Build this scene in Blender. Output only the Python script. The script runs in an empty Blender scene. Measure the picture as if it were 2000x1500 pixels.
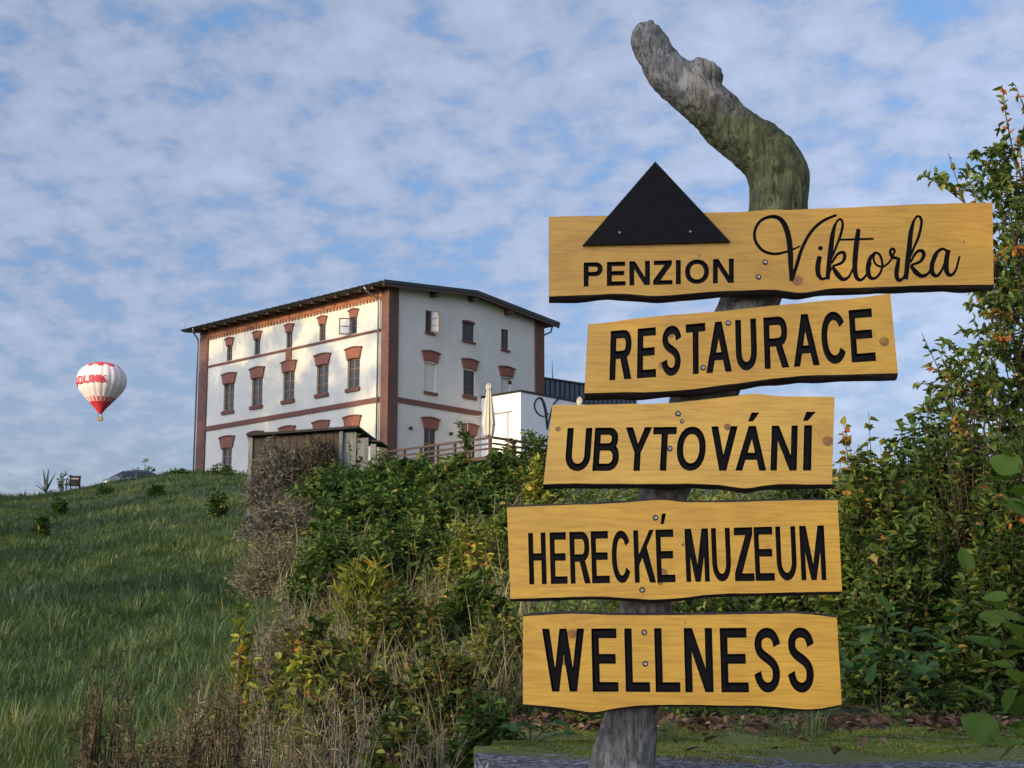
import bpy, math, random
import numpy as np
from mathutils import Vector, Matrix, noise
from mathutils.geometry import delaunay_2d_cdt

random.seed(7)
RNG = np.random.default_rng(7)
R = math.radians
S = bpy.context.scene
COL = S.collection

# ------------------------------------------------------------------ camera
F, PITCH, CAMZ = 3076.0, R(10.4), 1.6
cam = bpy.data.objects.new('camera', bpy.data.cameras.new('camera'))
COL.objects.link(cam)
cam.location = (0, 0, CAMZ)
cam.rotation_euler = (R(90) + PITCH, 0, 0)
cam.data.sensor_width = 36.0
cam.data.lens = 36.0 * F / 2000.0
cam.data.clip_start = 0.1
cam.data.clip_end = 20000
S.camera = cam

# ------------------------------------------------------------------ light
SUN_AZ, SUN_EL = 224.0, 13.5          # direction to the sun: degrees from +X towards +Y, and height
CLOUD_SAT, CLOUD_PHASE, CLOUD_BASE = .54, 2.2, .60
# trees standing outside the picture to the left, between the sun and the slope: x, y, kind, scale
SHADE_TREES = [(-11, -6.4, 0, 1.0), (-17, -12.3, 1, 1.08), (-12.5, 4, 0, .42), (-15.5, 9.5, 1, .45), (-24, 17, 1, .95), (-26, 26, 0, 1.05), (-29, 36, 1, 1.1), (-32, 45, 0, 1.1), (-35, 55, 1, 1.1), (-41, 62, 1, 1.0), (-33.5, 75.5, 2, 1.12), (-37, 80.5, 2, 1.15), (-34.5, 67.5, 2, 1.25), (-42, 72, 2, 1.3)]
W = bpy.data.worlds.new('World')
S.world = W
W.use_nodes = True
def build_world():
    nt = W.node_tree; n = nt.nodes; l = nt.links
    bg = n['Background']
    sky = n.new('ShaderNodeTexSky'); sky.sky_type = 'NISHITA'; sky.sun_disc = False
    sky.sun_elevation = R(SUN_EL); sky.sun_rotation = R(90 - SUN_AZ)
    sky.altitude = 300; sky.air_density = 1.1; sky.dust_density = 1.0; sky.ozone_density = 3.5
    tc = n.new('ShaderNodeTexCoord')
    sep = n.new('ShaderNodeSeparateXYZ'); l.new(tc.outputs['Generated'], sep.inputs[0])
    def mth(op, a, b=None, clamp=False):
        m = n.new('ShaderNodeMath'); m.operation = op; m.use_clamp = clamp
        for i, v in enumerate((a, b)):
            if v is None: continue
            if isinstance(v, (int, float)): m.inputs[i].default_value = v
            else: l.new(v, m.inputs[i])
        return m.outputs[0]
    # flat cloud deck seen in perspective: direction divided by its height
    zz = mth('ADD', mth('MAXIMUM', sep.outputs[2], 0.0), 0.22)
    cx = mth('DIVIDE', sep.outputs[0], zz); cy = mth('DIVIDE', sep.outputs[1], zz)
    cv = n.new('ShaderNodeCombineXYZ'); l.new(cx, cv.inputs[0]); l.new(cy, cv.inputs[1])
    mp = n.new('ShaderNodeMapping'); mp.inputs['Rotation'].default_value = (0, 0, R(20))
    mp.inputs['Scale'].default_value = (1.0, .85, 1); l.new(cv.outputs[0], mp.inputs[0])
    def ns(scale, detail, rough, dist, off):
        m2 = n.new('ShaderNodeMapping'); m2.inputs['Location'].default_value = off
        l.new(mp.outputs[0], m2.inputs[0])
        t = n.new('ShaderNodeTexNoise'); t.inputs['Scale'].default_value = scale
        t.inputs['Detail'].default_value = detail; t.inputs['Roughness'].default_value = rough
        t.inputs['Distortion'].default_value = dist
        l.new(m2.outputs[0], t.inputs['Vector']); return t.outputs[0]
    big = ns(1.9, 2, .5, 0, (3.1, 1.7, 0))
    mid = ns(15.0, 5, .58, 0, (0, 0, 0))
    v = mth('ADD', mth('MULTIPLY', big, .5), mid)
    cov = n.new('ShaderNodeMapRange'); cov.interpolation_type = 'SMOOTHSTEP'
    cov.inputs['From Min'].default_value = .50; cov.inputs['From Max'].default_value = .82
    l.new(v, cov.inputs['Value'])
    # haze low down joins the clouds into one veil
    veil = n.new('ShaderNodeMapRange'); veil.inputs['From Min'].default_value = .33; veil.inputs['From Max'].default_value = .10
    veil.inputs['To Min'].default_value = 0; veil.inputs['To Max'].default_value = .85; l.new(sep.outputs[2], veil.inputs['Value'])
    cf = mth('MAXIMUM', mth('MULTIPLY', cov.outputs[0], .9), veil.outputs[0])
    # cloud light: the sky's own brightness there, whitened, brighter towards the sun (forward scattering)
    dt = n.new('ShaderNodeVectorMath'); dt.operation = 'DOT_PRODUCT'; l.new(tc.outputs['Generated'], dt.inputs[0])
    dt.inputs[1].default_value = (math.cos(R(SUN_AZ)) * math.cos(R(SUN_EL)), math.sin(R(SUN_AZ)) * math.cos(R(SUN_EL)), math.sin(R(SUN_EL)))
    ph = mth('POWER', mth('MAXIMUM', mth('MULTIPLY', mth('ADD', dt.outputs['Value'], 1.0), .5), 0.0), 3.0)
    low = n.new('ShaderNodeMapRange'); low.inputs['From Min'].default_value = .02; low.inputs['From Max'].default_value = .40
    low.inputs['To Min'].default_value = .50; low.inputs['To Max'].default_value = 1.0; l.new(sep.outputs[2], low.inputs['Value'])
    hsv = n.new('ShaderNodeHueSaturation'); hsv.inputs['Saturation'].default_value = CLOUD_SAT
    hsv.inputs['Value'].default_value = 1.0; l.new(sky.outputs[0], hsv.inputs['Color'])
    dens = n.new('ShaderNodeMapRange'); dens.inputs['From Min'].default_value = .62; dens.inputs['From Max'].default_value = 1.0
    dens.inputs['To Min'].default_value = .92; dens.inputs['To Max'].default_value = 1.28
    l.new(v, dens.inputs['Value'])
    gain = mth('MULTIPLY', mth('MULTIPLY', dens.outputs[0], low.outputs[0]), mth('ADD', mth('MULTIPLY', ph, CLOUD_PHASE), CLOUD_BASE))
    cl = n.new('ShaderNodeVectorMath'); cl.operation = 'SCALE'; l.new(hsv.outputs[0], cl.inputs[0]); l.new(gain, cl.inputs['Scale'])
    deep = n.new('ShaderNodeHueSaturation'); deep.inputs['Saturation'].default_value = 1.05; l.new(mth('MULTIPLY', low.outputs[0], .74), deep.inputs['Value'])
    l.new(sky.outputs[0], deep.inputs['Color'])
    mx = n.new('ShaderNodeMix'); mx.data_type = 'RGBA'
    l.new(cf, mx.inputs['Factor']); l.new(deep.outputs[0], mx.inputs['A']); l.new(cl.outputs[0], mx.inputs['B'])
    tint = n.new('ShaderNodeMix'); tint.data_type = 'RGBA'; tint.blend_type = 'MULTIPLY'; tint.inputs['Factor'].default_value = 1
    l.new(mx.outputs['Result'], tint.inputs['A']); inv = mth('SUBTRACT', 1.0, low.outputs[0]); tcol = n.new('ShaderNodeCombineColor')      # the air low down is bluer than the dust model gives
    l.new(mth('SUBTRACT', 1.05, mth('MULTIPLY', inv, .06)), tcol.inputs[0]); tcol.inputs[1].default_value = .98; l.new(mth('ADD', 1.0, mth('MULTIPLY', inv, .30)), tcol.inputs[2])
    l.new(tcol.outputs[0], tint.inputs['B'])
    l.new(tint.outputs['Result'], bg.inputs[0]); bg.inputs[1].default_value = 0.15
build_world()
W.cycles.sampling_method = 'MANUAL'; W.cycles.sample_map_resolution = 512

sd = bpy.data.lights.new('sun', 'SUN'); sd.energy = 2.0; sd.angle = R(0.53); sd.color = (1.0, .73, .31)
sun = bpy.data.objects.new('sun', sd); COL.objects.link(sun)
_s = Vector((math.cos(R(SUN_AZ)) * math.cos(R(SUN_EL)), math.sin(R(SUN_AZ)) * math.cos(R(SUN_EL)), math.sin(R(SUN_EL))))
sun.rotation_euler = _s.to_track_quat('Z', 'Y').to_euler()
sun.location = (-40, 0, 40)

vs = S.view_settings
vs.view_transform = 'Standard'; vs.look = 'None'; vs.gamma = 1.0; vs.use_curve_mapping = False
vs.exposure = 0.98

# ------------------------------------------------------------------ helpers
def ray(px, py):
    a = (px - 1000) / F; b = (750 - py) / F
    return np.array([a, math.cos(PITCH) - b * math.sin(PITCH), math.sin(PITCH) + b * math.cos(PITCH)])
def at(px, py, Y):
    "world point at forward distance Y that the photograph shows at pixel (px, py)"
    d = ray(px, py); return np.array([0, 0, CAMZ]) + d * (Y / d[1])

def tag(o, label=None, cat=None, group=None, kind=None):
    if label: o['label'] = label
    if cat: o['category'] = cat
    if group: o['group'] = group
    if kind: o['kind'] = kind
    return o
def empty(name, loc=(0, 0, 0), rz=0.0):
    o = bpy.data.objects.new(name, None); COL.objects.link(o)
    o.location = [float(v) for v in loc]; o.rotation_euler = (0, 0, rz); o.empty_display_size = .2
    return o
def link(name, me, parent=None, loc=None):
    o = bpy.data.objects.new(name, me); COL.objects.link(o)
    if parent is not None: o.parent = parent
    if loc is not None: o.location = [float(v) for v in loc]
    return o
def mesh_from(name, verts, faces, mats, midx=None, smooth=False, attr=None):
    me = bpy.data.meshes.new(name)
    me.from_pydata([tuple(map(float, v)) for v in verts], [], [tuple(map(int, f)) for f in faces])
    for m in (mats if isinstance(mats, (list, tuple)) else [mats]): me.materials.append(m)
    if midx is not None: me.polygons.foreach_set('material_index', np.asarray(midx, dtype=np.int32))
    if smooth: me.polygons.foreach_set('use_smooth', np.ones(len(me.polygons), dtype=bool))
    me.update(); return me
def fast_mesh(name, V, faces, mat, rnd=None, smooth=False):
    "numpy mesh: V (n,3), faces (m,k) all of one size; rnd = per-vertex random value"
    me = bpy.data.meshes.new(name)
    V = np.ascontiguousarray(V, dtype=np.float32); faces = np.ascontiguousarray(faces, dtype=np.int32)
    k = faces.shape[1]
    me.vertices.add(len(V)); me.vertices.foreach_set('co', V.ravel())
    me.loops.add(faces.size); me.loops.foreach_set('vertex_index', faces.ravel())
    me.polygons.add(len(faces)); me.polygons.foreach_set('loop_start', np.arange(0, faces.size, k, dtype=np.int32))
    if smooth: me.polygons.foreach_set('use_smooth', np.ones(len(faces), dtype=bool))
    me.update(calc_edges=True); me.materials.append(mat)
    if rnd is not None:
        a = me.attributes.new('rnd', 'FLOAT', 'POINT'); a.data.foreach_set('value', np.asarray(rnd, dtype=np.float32))
    return me

class MB:
    "collects boxes, prisms and tubes into one mesh"
    def __init__(s): s.v = []; s.f = []; s.m = []
    def add(s, verts, faces, mi=0):
        b = len(s.v); s.v += [tuple(v) for v in verts]; s.f += [tuple(i + b for i in f) for f in faces]; s.m += [mi] * len(faces); return s
    def box(s, a, b, mi=0):
        x0, y0, z0 = [min(p, q) for p, q in zip(a, b)]; x1, y1, z1 = [max(p, q) for p, q in zip(a, b)]
        return s.add([(x0, y0, z0), (x1, y0, z0), (x1, y1, z0), (x0, y1, z0), (x0, y0, z1), (x1, y0, z1), (x1, y1, z1), (x0, y1, z1)],
                     [(0, 3, 2, 1), (4, 5, 6, 7), (0, 1, 5, 4), (1, 2, 6, 5), (2, 3, 7, 6), (3, 0, 4, 7)], mi)
    def prism(s, poly, vec, mi=0):
        "poly: list of 3d points, extruded by vec"
        n = len(poly); q = [tuple(np.array(p) + np.array(vec)) for p in poly]
        return s.add(list(poly) + q, [tuple(range(n - 1, -1, -1)), tuple(range(n, 2 * n))] + [(i, (i + 1) % n, n + (i + 1) % n, n + i) for i in range(n)], mi)
    def tube(s, pts, rad, n=6, mi=0, cap=True):
        pts = [Vector(map(float, p)) for p in pts]; rad = [rad] * len(pts) if isinstance(rad, (int, float)) else rad
        b = len(s.v); up = Vector((.3, .2, 1)).normalized(); N = len(pts)
        for i, p in enumerate(pts):
            t = (pts[min(i + 1, N - 1)] - pts[max(i - 1, 0)]).normalized()
            a = t.cross(up)
            if a.length < 1e-3: a = t.cross(Vector((1, 0, 0)))
            a.normalize(); c = t.cross(a)
            for j in range(n):
                w = 2 * math.pi * j / n; s.v.append(tuple(p + (a * math.cos(w) + c * math.sin(w)) * rad[i]))
        for i in range(N - 1):
            for j in range(n):
                s.f.append((b + i * n + j, b + i * n + (j + 1) % n, b + (i + 1) * n + (j + 1) % n, b + (i + 1) * n + j)); s.m.append(mi)
        if cap:
            s.f.append(tuple(b + j for j in range(n - 1, -1, -1))); s.m.append(mi)
            s.f.append(tuple(b + (N - 1) * n + j for j in range(n))); s.m.append(mi)
        return s
    def build(s, name, mats, parent=None, smooth=False):
        return link(name, mesh_from(name, s.v, s.f, mats, s.m, smooth), parent)

# ------------------------------------------------------------------ materials
def node_mat(name):
    m = bpy.data.materials.new(name); m.use_nodes = True
    return m, m.node_tree.nodes, m.node_tree.links, m.node_tree.nodes['Principled BSDF']
def ramp(n, stops):
    r = n.new('ShaderNodeValToRGB'); e = r.color_ramp.elements
    while len(e) < len(stops): e.new(.5)
    for el, (p, c) in zip(e, stops): el.position = p; el.color = (*c, 1) if len(c) == 3 else c
    return r
def tex_noise(n, l, scale, detail=4, rough=.55, coord='Object', stretch=None, dist=0.0):
    tc = n.new('ShaderNodeTexCoord'); src = tc.outputs[coord]
    if stretch:
        mp = n.new('ShaderNodeMapping'); mp.inputs['Scale'].default_value = stretch; l.new(src, mp.inputs[0]); src = mp.outputs[0]
    t = n.new('ShaderNodeTexNoise'); t.inputs['Scale'].default_value = scale; t.inputs['Detail'].default_value = detail
    t.inputs['Roughness'].default_value = rough; t.inputs['Distortion'].default_value = dist; l.new(src, t.inputs['Vector']); return t
def bump(n, l, b, height, strength=.3, dist=.01):
    bp = n.new('ShaderNodeBump'); bp.inputs['Strength'].default_value = strength; bp.inputs['Distance'].default_value = dist
    l.new(height, bp.inputs['Height']); l.new(bp.outputs[0], b.inputs['Normal'])
def simple(name, c1, c2=None, scale=4.0, rough=.7, metal=0.0, bs=.15, bd=.01, stretch=None, detail=5):
    m, n, l, b = node_mat(name); b.inputs['Roughness'].default_value = rough; b.inputs['Metallic'].default_value = metal
    c2 = c2 or tuple(v * .8 for v in c1)
    t = tex_noise(n, l, scale, detail, stretch=stretch); r = ramp(n, [(.3, c2), (.7, c1)]); l.new(t.outputs[0], r.inputs[0]); l.new(r.outputs[0], b.inputs['Base Color'])
    bump(n, l, b, t.outputs[0], bs, bd); return m
def leaf_mat(name, stops, trans=.32, rough=.5, spec=.3):
    "leaf: colour by the per-leaf random value, light passes through"
    m, n, l, b = node_mat(name)
    a = n.new('ShaderNodeAttribute'); a.attribute_name = 'rnd'
    r = ramp(n, stops); l.new(a.outputs['Fac'], r.inputs[0]); l.new(r.outputs[0], b.inputs['Base Color'])
    b.inputs['Roughness'].default_value = rough; b.inputs['Specular IOR Level'].default_value = spec
    tr = n.new('ShaderNodeBsdfTranslucent'); g = n.new('ShaderNodeMix'); g.data_type = 'RGBA'; g.blend_type = 'MULTIPLY'
    g.inputs['Factor'].default_value = 1; l.new(r.outputs[0], g.inputs['A']); g.inputs['B'].default_value = (1.5, 1.6, .7, 1)
    l.new(g.outputs['Result'], tr.inputs[0])
    mx = n.new('ShaderNodeMixShader'); mx.inputs[0].default_value = trans
    l.new(b.outputs[0], mx.inputs[1]); l.new(tr.outputs[0], mx.inputs[2]); l.new(mx.outputs[0], n['Material Output'].inputs[0]); return m
def brick_mat(name, c1, c2, mortar, axis):
    m, n, l, b = node_mat(name); b.inputs['Roughness'].default_value = .85
    tc = n.new('ShaderNodeTexCoord'); sp = n.new('ShaderNodeSeparateXYZ'); l.new(tc.outputs['Object'], sp.inputs[0])
    ad = n.new('ShaderNodeMath'); ad.operation = 'ADD'; l.new(sp.outputs[0], ad.inputs[0]); l.new(sp.outputs[1], ad.inputs[1])
    cb = n.new('ShaderNodeCombineXYZ'); l.new(ad.outputs[0], cb.inputs[0]); l.new(sp.outputs[2], cb.inputs[1])
    t = n.new('ShaderNodeTexBrick'); t.inputs['Scale'].default_value = 1; t.inputs['Brick Width'].default_value = .26; t.inputs['Row Height'].default_value = .085
    t.inputs['Mortar Size'].default_value = .008; t.inputs['Color1'].default_value = (*c1, 1); t.inputs['Color2'].default_value = (*c2, 1); t.inputs['Mortar'].default_value = (*mortar, 1)
    l.new(cb.outputs[0], t.inputs['Vector'])
    ns = tex_noise(n, l, 1.6, 5); mx = n.new('ShaderNodeMix'); mx.data_type = 'RGBA'; mx.blend_type = 'MULTIPLY'; mx.inputs['Factor'].default_value = .55
    rr = ramp(n, [(.3, (.55, .5, .5)), (.7, (1.15, 1.1, 1.05))]); l.new(ns.outputs[0], rr.inputs[0])
    l.new(t.outputs[0], mx.inputs['A']); l.new(rr.outputs[0], mx.inputs['B']); l.new(mx.outputs['Result'], b.inputs['Base Color'])
    bump(n, l, b, t.outputs['Fac'], -.3, .01); return m

M = {}
M['plaster'] = simple('white_plaster', (.62, .605, .535), (.53, .52, .455), .9, .9, bs=.08)
M['brick'] = brick_mat('red_brick', (.155, .066, .046), (.11, .046, .034), (.12, .095, .08), 0)
M['brick_arch'] = simple('arch_brick', (.25, .095, .06), (.17, .065, .045), 7, .85, bs=.3, bd=.02)
M['brick_band'] = simple('band_brick', (.175, .072, .050), (.11, .048, .037), 9, .85, bs=.3, bd=.02)
M['cornice'] = simple('sunlit_cornice_brick', (.34, .135, .065), (.22, .085, .05), 6, .85, bs=.3, bd=.02)  # lighter, oranger than the other brick: low sun on the cornice put into its colour
M['roof'] = simple('roof_metal', (.045, .055, .052), (.03, .036, .035), 2, .45, .4)
M['eave_wood'] = simple('eave_wood', (.085, .045, .028), (.05, .028, .02), 3, .7, stretch=(1, 6, 6))
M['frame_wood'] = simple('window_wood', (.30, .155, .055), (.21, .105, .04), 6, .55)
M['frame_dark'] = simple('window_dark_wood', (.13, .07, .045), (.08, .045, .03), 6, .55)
M['sash'] = simple('sunlit_sash_wood', (.42, .20, .07), (.32, .15, .05), 6, .5)  # brighter than the other window wood, sunshine on the open leaf painted in
def glass_mat():
    m, n, l, b = node_mat('window_glass'); b.inputs['Base Color'].default_value = (.025, .03, .035, 1); b.inputs['Roughness'].default_value = .06
    b.inputs['Specular IOR Level'].default_value = .35
    t = tex_noise(n, l, 3, 2); bump(n, l, b, t.outputs[0], .05, .01); return m
M['glass'] = glass_mat()
M['zinc'] = simple('zinc', (.40, .41, .42), (.28, .29, .30), 5, .4, .8)
M['darkmetal'] = simple('dark_metal', (.03, .03, .032), (.02, .02, .022), 5, .45, .5)
M['seam'] = simple('blue_grey_sheet', (.085, .11, .135), (.07, .09, .115), 3, .4, .5)
M['black'] = simple('black_paint', (.009, .007, .007), (.005, .004, .004), 30, .45, bs=.1, bd=.002)
M['black'].node_tree.nodes['Principled BSDF'].inputs['Specular IOR Level'].default_value = .10
M['canvas'] = simple('cream_canvas', (.52, .49, .39), (.42, .39, .31), 3, .9)
M['deckwood'] = simple('rail_wood', (.065, .040, .030), (.04, .025, .019), 4, .7, stretch=(1, 8, 8))

# ------------------------------------------------------------------ ground
TY = [-6000, -50, 0, 6, 10, 15, 20, 25, 30, 40, 45, 60, 75, 85, 100, 130, 300, 900, 6000]
TU = [0, 390, 750, 1150, 2000]
TZ = np.array([
    [-2, -1.6, -1.6, -1.45, -1.3, -1.0, -.3, .45, 1.2, 2.75, 3.5, 5.8, 8.1, 9.45, 10.35, 10.8, 6, -20, -40],
    [-2, -1.6, -1.6, -1.4, -1.25, -.95, -.2, .6, 1.4, 3.2, 4.0, 6.6, 9.2, 10.7, 12.3, 12.4, 7, -20, -40],
    [-2, -1.6, -1.6, -1.1, -.8, 0., .8, 1.6, 2.4, 4.0, 4.7, 6.9, 9.1, 10.7, 12.0, 12.4, 7, -20, -40],
    [-2, -1.6, -1.5, -.5, -.48, .35, 1.25, 2.1, 2.9, 4.3, 5.0, 7.0, 9.1, 10.7, 12.0, 12.2, 7, -20, -40],
    [-2, -1.6, -1.5, -.5, -.48, .35, 1.25, 2.1, 2.9, 4.3, 5.0, 7.0, 9.1, 10.7, 12.0, 12.2, 7, -20, -40]])
def ground_z(X, Y):
    X = np.asarray(X, float); Y = np.asarray(Y, float)
    u = 1000 + F * X / np.maximum(np.abs(Y), 9.0)
    cols = np.stack([np.interp(Y, TY, TZ[i]) for i in range(5)], -1)
    t = np.interp(u, TU, np.arange(5.0)); i = np.clip(t.astype(int), 0, 3); w = t - i; w = w * w * (3 - 2 * w)
    ii = i[..., None]
    z = np.take_along_axis(cols, ii, -1)[..., 0] * (1 - w) + np.take_along_axis(cols, ii + 1, -1)[..., 0] * w
    k = np.clip(Y / 20, 0.15, 1)
    z = z + k * (.06 * np.sin(X * .55 + Y * .22) + .05 * np.sin(X * .9 - Y * .42 + 1.3) + .03 * np.sin(X * 2.1 + Y * .7))
    return z + CAMZ
def ground_mat():
    m, n, l, b = node_mat('soil_and_turf'); b.inputs['Roughness'].default_value = .95
    t = tex_noise(n, l, .35, 8, .6); t2 = tex_noise(n, l, 6, 6, .7)
    r = ramp(n, [(.3, (.030, .050, .016)), (.55, (.045, .080, .022)), (.75, (.075, .085, .035))]); l.new(t.outputs[0], r.inputs[0])
    r2 = ramp(n, [(.3, (.45, .45, .45)), (.7, (1.1, 1.1, 1.1))]); l.new(t2.outputs[0], r2.inputs[0])
    mx = n.new('ShaderNodeMix'); mx.data_type = 'RGBA'; mx.blend_type = 'MULTIPLY'; mx.inputs['Factor'].default_value = 1
    l.new(r.outputs[0], mx.inputs['A']); l.new(r2.outputs[0], mx.inputs['B']); l.new(mx.outputs['Result'], b.inputs['Base Color'])
    bump(n, l, b, t2.outputs[0], .8, .08); return m
M['ground'] = ground_mat()
def build_ground():
    ys = np.concatenate([[-6000, -2000, -600, -200, -80, -40, -20, -10, -4], np.arange(0, 40, .5), np.arange(40, 110, 1.0), np.arange(110, 200, 6), [220, 260, 300, 400, 600, 900, 1500, 3000, 6000]])
    xs = np.concatenate([[-6000, -3000, -1500, -800, -400, -200, -120, -80, -60], np.arange(-50, 30, .6), np.arange(30, 60, 3), [70, 90, 120, 200, 400, 800, 1500, 3000, 6000]])
    X, Y = np.meshgrid(xs, ys); V = np.stack([X, Y, ground_z(X, Y)], -1).reshape(-1, 3)
    a, b = len(ys), len(xs); i, j = np.meshgrid(np.arange(a - 1), np.arange(b - 1), indexing='ij'); q = (i * b + j).ravel()
    o = link('hillside', fast_mesh('hillside', V, np.stack([q, q + 1, q + b + 1, q + b], -1), M['ground'], smooth=True)); tag(o, kind='structure')
build_ground()

def slab_mat():
    m, n, l, b = node_mat('mossy_concrete'); b.inputs['Roughness'].default_value = .9
    g = tex_noise(n, l, 26, 8, .8, dist=.6); r = ramp(n, [(.42, (.012, .012, .013)), (.5, (.10, .10, .105)), (.58, (.42, .42, .43))]); l.new(g.outputs[0], r.inputs[0])
    mo = tex_noise(n, l, 2.3, 8, .7, dist=.4); mo2 = tex_noise(n, l, 60, 4, .6, stretch=(1, 2.5, 1))
    tc = n.new('ShaderNodeTexCoord'); sp = n.new('ShaderNodeSeparateXYZ'); l.new(tc.outputs['Object'], sp.inputs[0])
    mr = n.new('ShaderNodeMapRange'); mr.inputs['From Min'].default_value = 6.3; mr.inputs['From Max'].default_value = 7.6; mr.inputs['To Min'].default_value = -.30; mr.inputs['To Max'].default_value = .28
    l.new(sp.outputs[1], mr.inputs['Value'])
    ad = n.new('ShaderNodeMath'); ad.operation = 'ADD'; l.new(mo.outputs[0], ad.inputs[0]); l.new(mr.outputs[0], ad.inputs[1])
    f = ramp(n, [(.47, (0, 0, 0)), (.56, (1, 1, 1))]); l.new(ad.outputs[0], f.inputs[0])
    mc = ramp(n, [(.3, (.055, .068, .014)), (.55, (.15, .18, .028)), (.75, (.26, .28, .055))]); l.new(mo2.outputs[0], mc.inputs[0])
    mx = n.new('ShaderNodeMix'); mx.data_type = 'RGBA'; l.new(f.outputs[0], mx.inputs['Factor']); l.new(r.outputs[0], mx.inputs['A']); l.new(mc.outputs[0], mx.inputs['B'])
    l.new(mx.outputs['Result'], b.inputs['Base Color'])
    hs = n.new('ShaderNodeMath'); hs.operation = 'ADD'; l.new(g.outputs[0], hs.inputs[0]); l.new(mo2.outputs[0], hs.inputs[1]); bump(n, l, b, hs.outputs[0], .9, .02); return m
M['slab'] = slab_mat()
SLAB_Z = 1.235
def build_slab():
    # old concrete plate, its near left corner broken off, surface a little uneven
    xs = np.concatenate([np.linspace(-.16, 3.0, 64), np.linspace(3.1, 9, 20)]); ys = np.linspace(4.6, 10.9, 80)
    X, Y = np.meshgrid(xs, ys)
    X = X + (X < -.1) * (.05 * np.sin(Y * 3.1) + .04 * np.sin(Y * 7.7 + 1) + .16 * np.clip((Y - 6.4) / 4, 0, 1))
    Z = SLAB_Z + .012 * np.sin(X * 2.1 + Y) + .010 * np.sin(X * 5.3 - Y * 3.1) + .006 * np.sin(X * 13 + Y * 11) + .05 * np.clip((Y - 9) / 2, 0, 1)
    V = np.stack([X, Y, Z], -1).reshape(-1, 3); a, b = X.shape
    i, j = np.meshgrid(np.arange(a - 1), np.arange(b - 1), indexing='ij'); q = (i * b + j).ravel()
    Fq = [tuple(t) for t in np.stack([q, q + 1, q + b + 1, q + b], -1)]
    V = [tuple(v) for v in V]; per = [(0, k) for k in range(b)] + [(k, b - 1) for k in range(1, a)] + [(a - 1, k) for k in range(b - 2, -1, -1)] + [(k, 0) for k in range(a - 2, 0, -1)]
    idx = [p[0] * b + p[1] for p in per]; base = len(V); V += [(V[k][0], V[k][1], V[k][2] - .30) for k in idx]; n = len(idx)
    Fq += [(idx[k], base + k, base + (k + 1) % n, idx[(k + 1) % n]) for k in range(n)]
    o = link('concrete_pavement', mesh_from('concrete_pavement', V, Fq, M['slab'], smooth=False)); tag(o, kind='structure')
build_slab()
# ------------------------------------------------------------------ guest house on the hill
HEAD = R(47.25)
HX, HY, HZ = -7.0554, 88.0, 13.6
# local frame: +X along the shaded gable wall, +Y along the sunlit long wall, both away from the near corner
house = empty('guest_house', (HX, HY, HZ), HEAD)
tag(house, 'three storey white guest house with red brick corners, bands and window arches on the hill', 'house')
def loc2world(p):
    c, s = math.cos(HEAD), math.sin(HEAD); return np.array([HX + c * p[0] - s * p[1], HY + s * p[0] + c * p[1], HZ + p[2]])
WX, WY = 13.2, 17.8
def wall_with_holes(axis, length, z0, z1, holes, depth, name, parent, mat, flip=False, off=0.0):
    "thin wall sheet with reveals; axis 'Y': plane X=off seen from -X, axis 'X': plane Y=off seen from -Y"
    us = sorted({0, length} | {h[0] for h in holes} | {h[1] for h in holes}); zs = sorted({z0, z1} | {h[2] for h in holes} | {h[3] for h in holes})
    mb = MB()
    P = (lambda u, d, z: (off + d, u, z)) if axis == 'Y' else (lambda u, d, z: (u, off + d, z))
    for a, b in zip(us, us[1:]):
        for c, d in zip(zs, zs[1:]):
            um, zm = (a + b) / 2, (c + d) / 2
            if any(h[0] < um < h[1] and h[2] < zm < h[3] for h in holes): continue
            mb.add([P(a, 0, c), P(b, 0, c), P(b, 0, d), P(a, 0, d)], [(0, 1, 2, 3)])
    for a, b, c, d in holes:
        for (u1, z1_), (u2, z2_) in (((a, c), (b, c)), ((b, c), (b, d)), ((b, d), (a, d)), ((a, d), (a, c))):
            mb.add([P(u1, 0, z1_), P(u2, 0, z2_), P(u2, depth, z2_), P(u1, depth, z1_)], [(0, 1, 2, 3)])
        mb.add([P(a, depth, c), P(b, depth, c), P(b, depth, d), P(a, depth, d)], [(0, 1, 2, 3)])
    return mb.build(name, mat, parent)
# ---- openings
FC = [14.75, 11.9, 8.83, 5.70, 2.94]                 # long wall, window centres
AC = [14.83, 12.02, 8.89, 5.80, 3.00]
hl = []
for c in FC: hl.append((c - .53, c + .53, 4.27, 6.03))
for c in AC: hl.append((c - .28, c + .28, 7.50, 8.50))
for c in FC: hl.append((c - .50, c + .50, .35, 1.90))
wall_with_holes('Y', WY, -2.5, 9.8, hl, .17, 'wall', house, M['plaster'])
hg = [(2.92, 3.62, 7.64, 8.97), (6.0, 7.03, 7.63, 8.80), (9.41, 10.09, 7.60, 8.90), (6.12, 7.08, 4.35, 5.86), (2.90, 3.86, -.7, 1.97), (6.18, 7.14, -.3, 1.97)]
hgb = [(2.86, 3.82, 4.15, 5.85), (9.4, 10.3, 4.15, 5.85)]
def gable():
    w = wall_with_holes('X', WX, -2.5, 9.8, hg + hgb, .14, 'wall', house, M['plaster'])
    return w
gable()
mb = MB()   # gable triangle under the roof
mb.add([(0, 0, 9.8), (WX, 0, 9.8), (WX, 0, 9.92), (WX / 2, 0, 10.52), (0, 0, 9.92)], [(0, 1, 2, 3, 4)])
mb.add([(WX, 0, -2.5), (WX, WY, -2.5), (WX, WY, 9.92), (WX, 0, 9.92)], [(0, 1, 2, 3)])
mb.add([(0, WY, -2.5), (WX, WY, -2.5), (WX, WY, 9.92), (WX / 2, WY, 10.52), (0, WY, 9.92)], [(4, 3, 2, 1, 0)])
mb.build('wall', M['plaster'], house)
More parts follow.
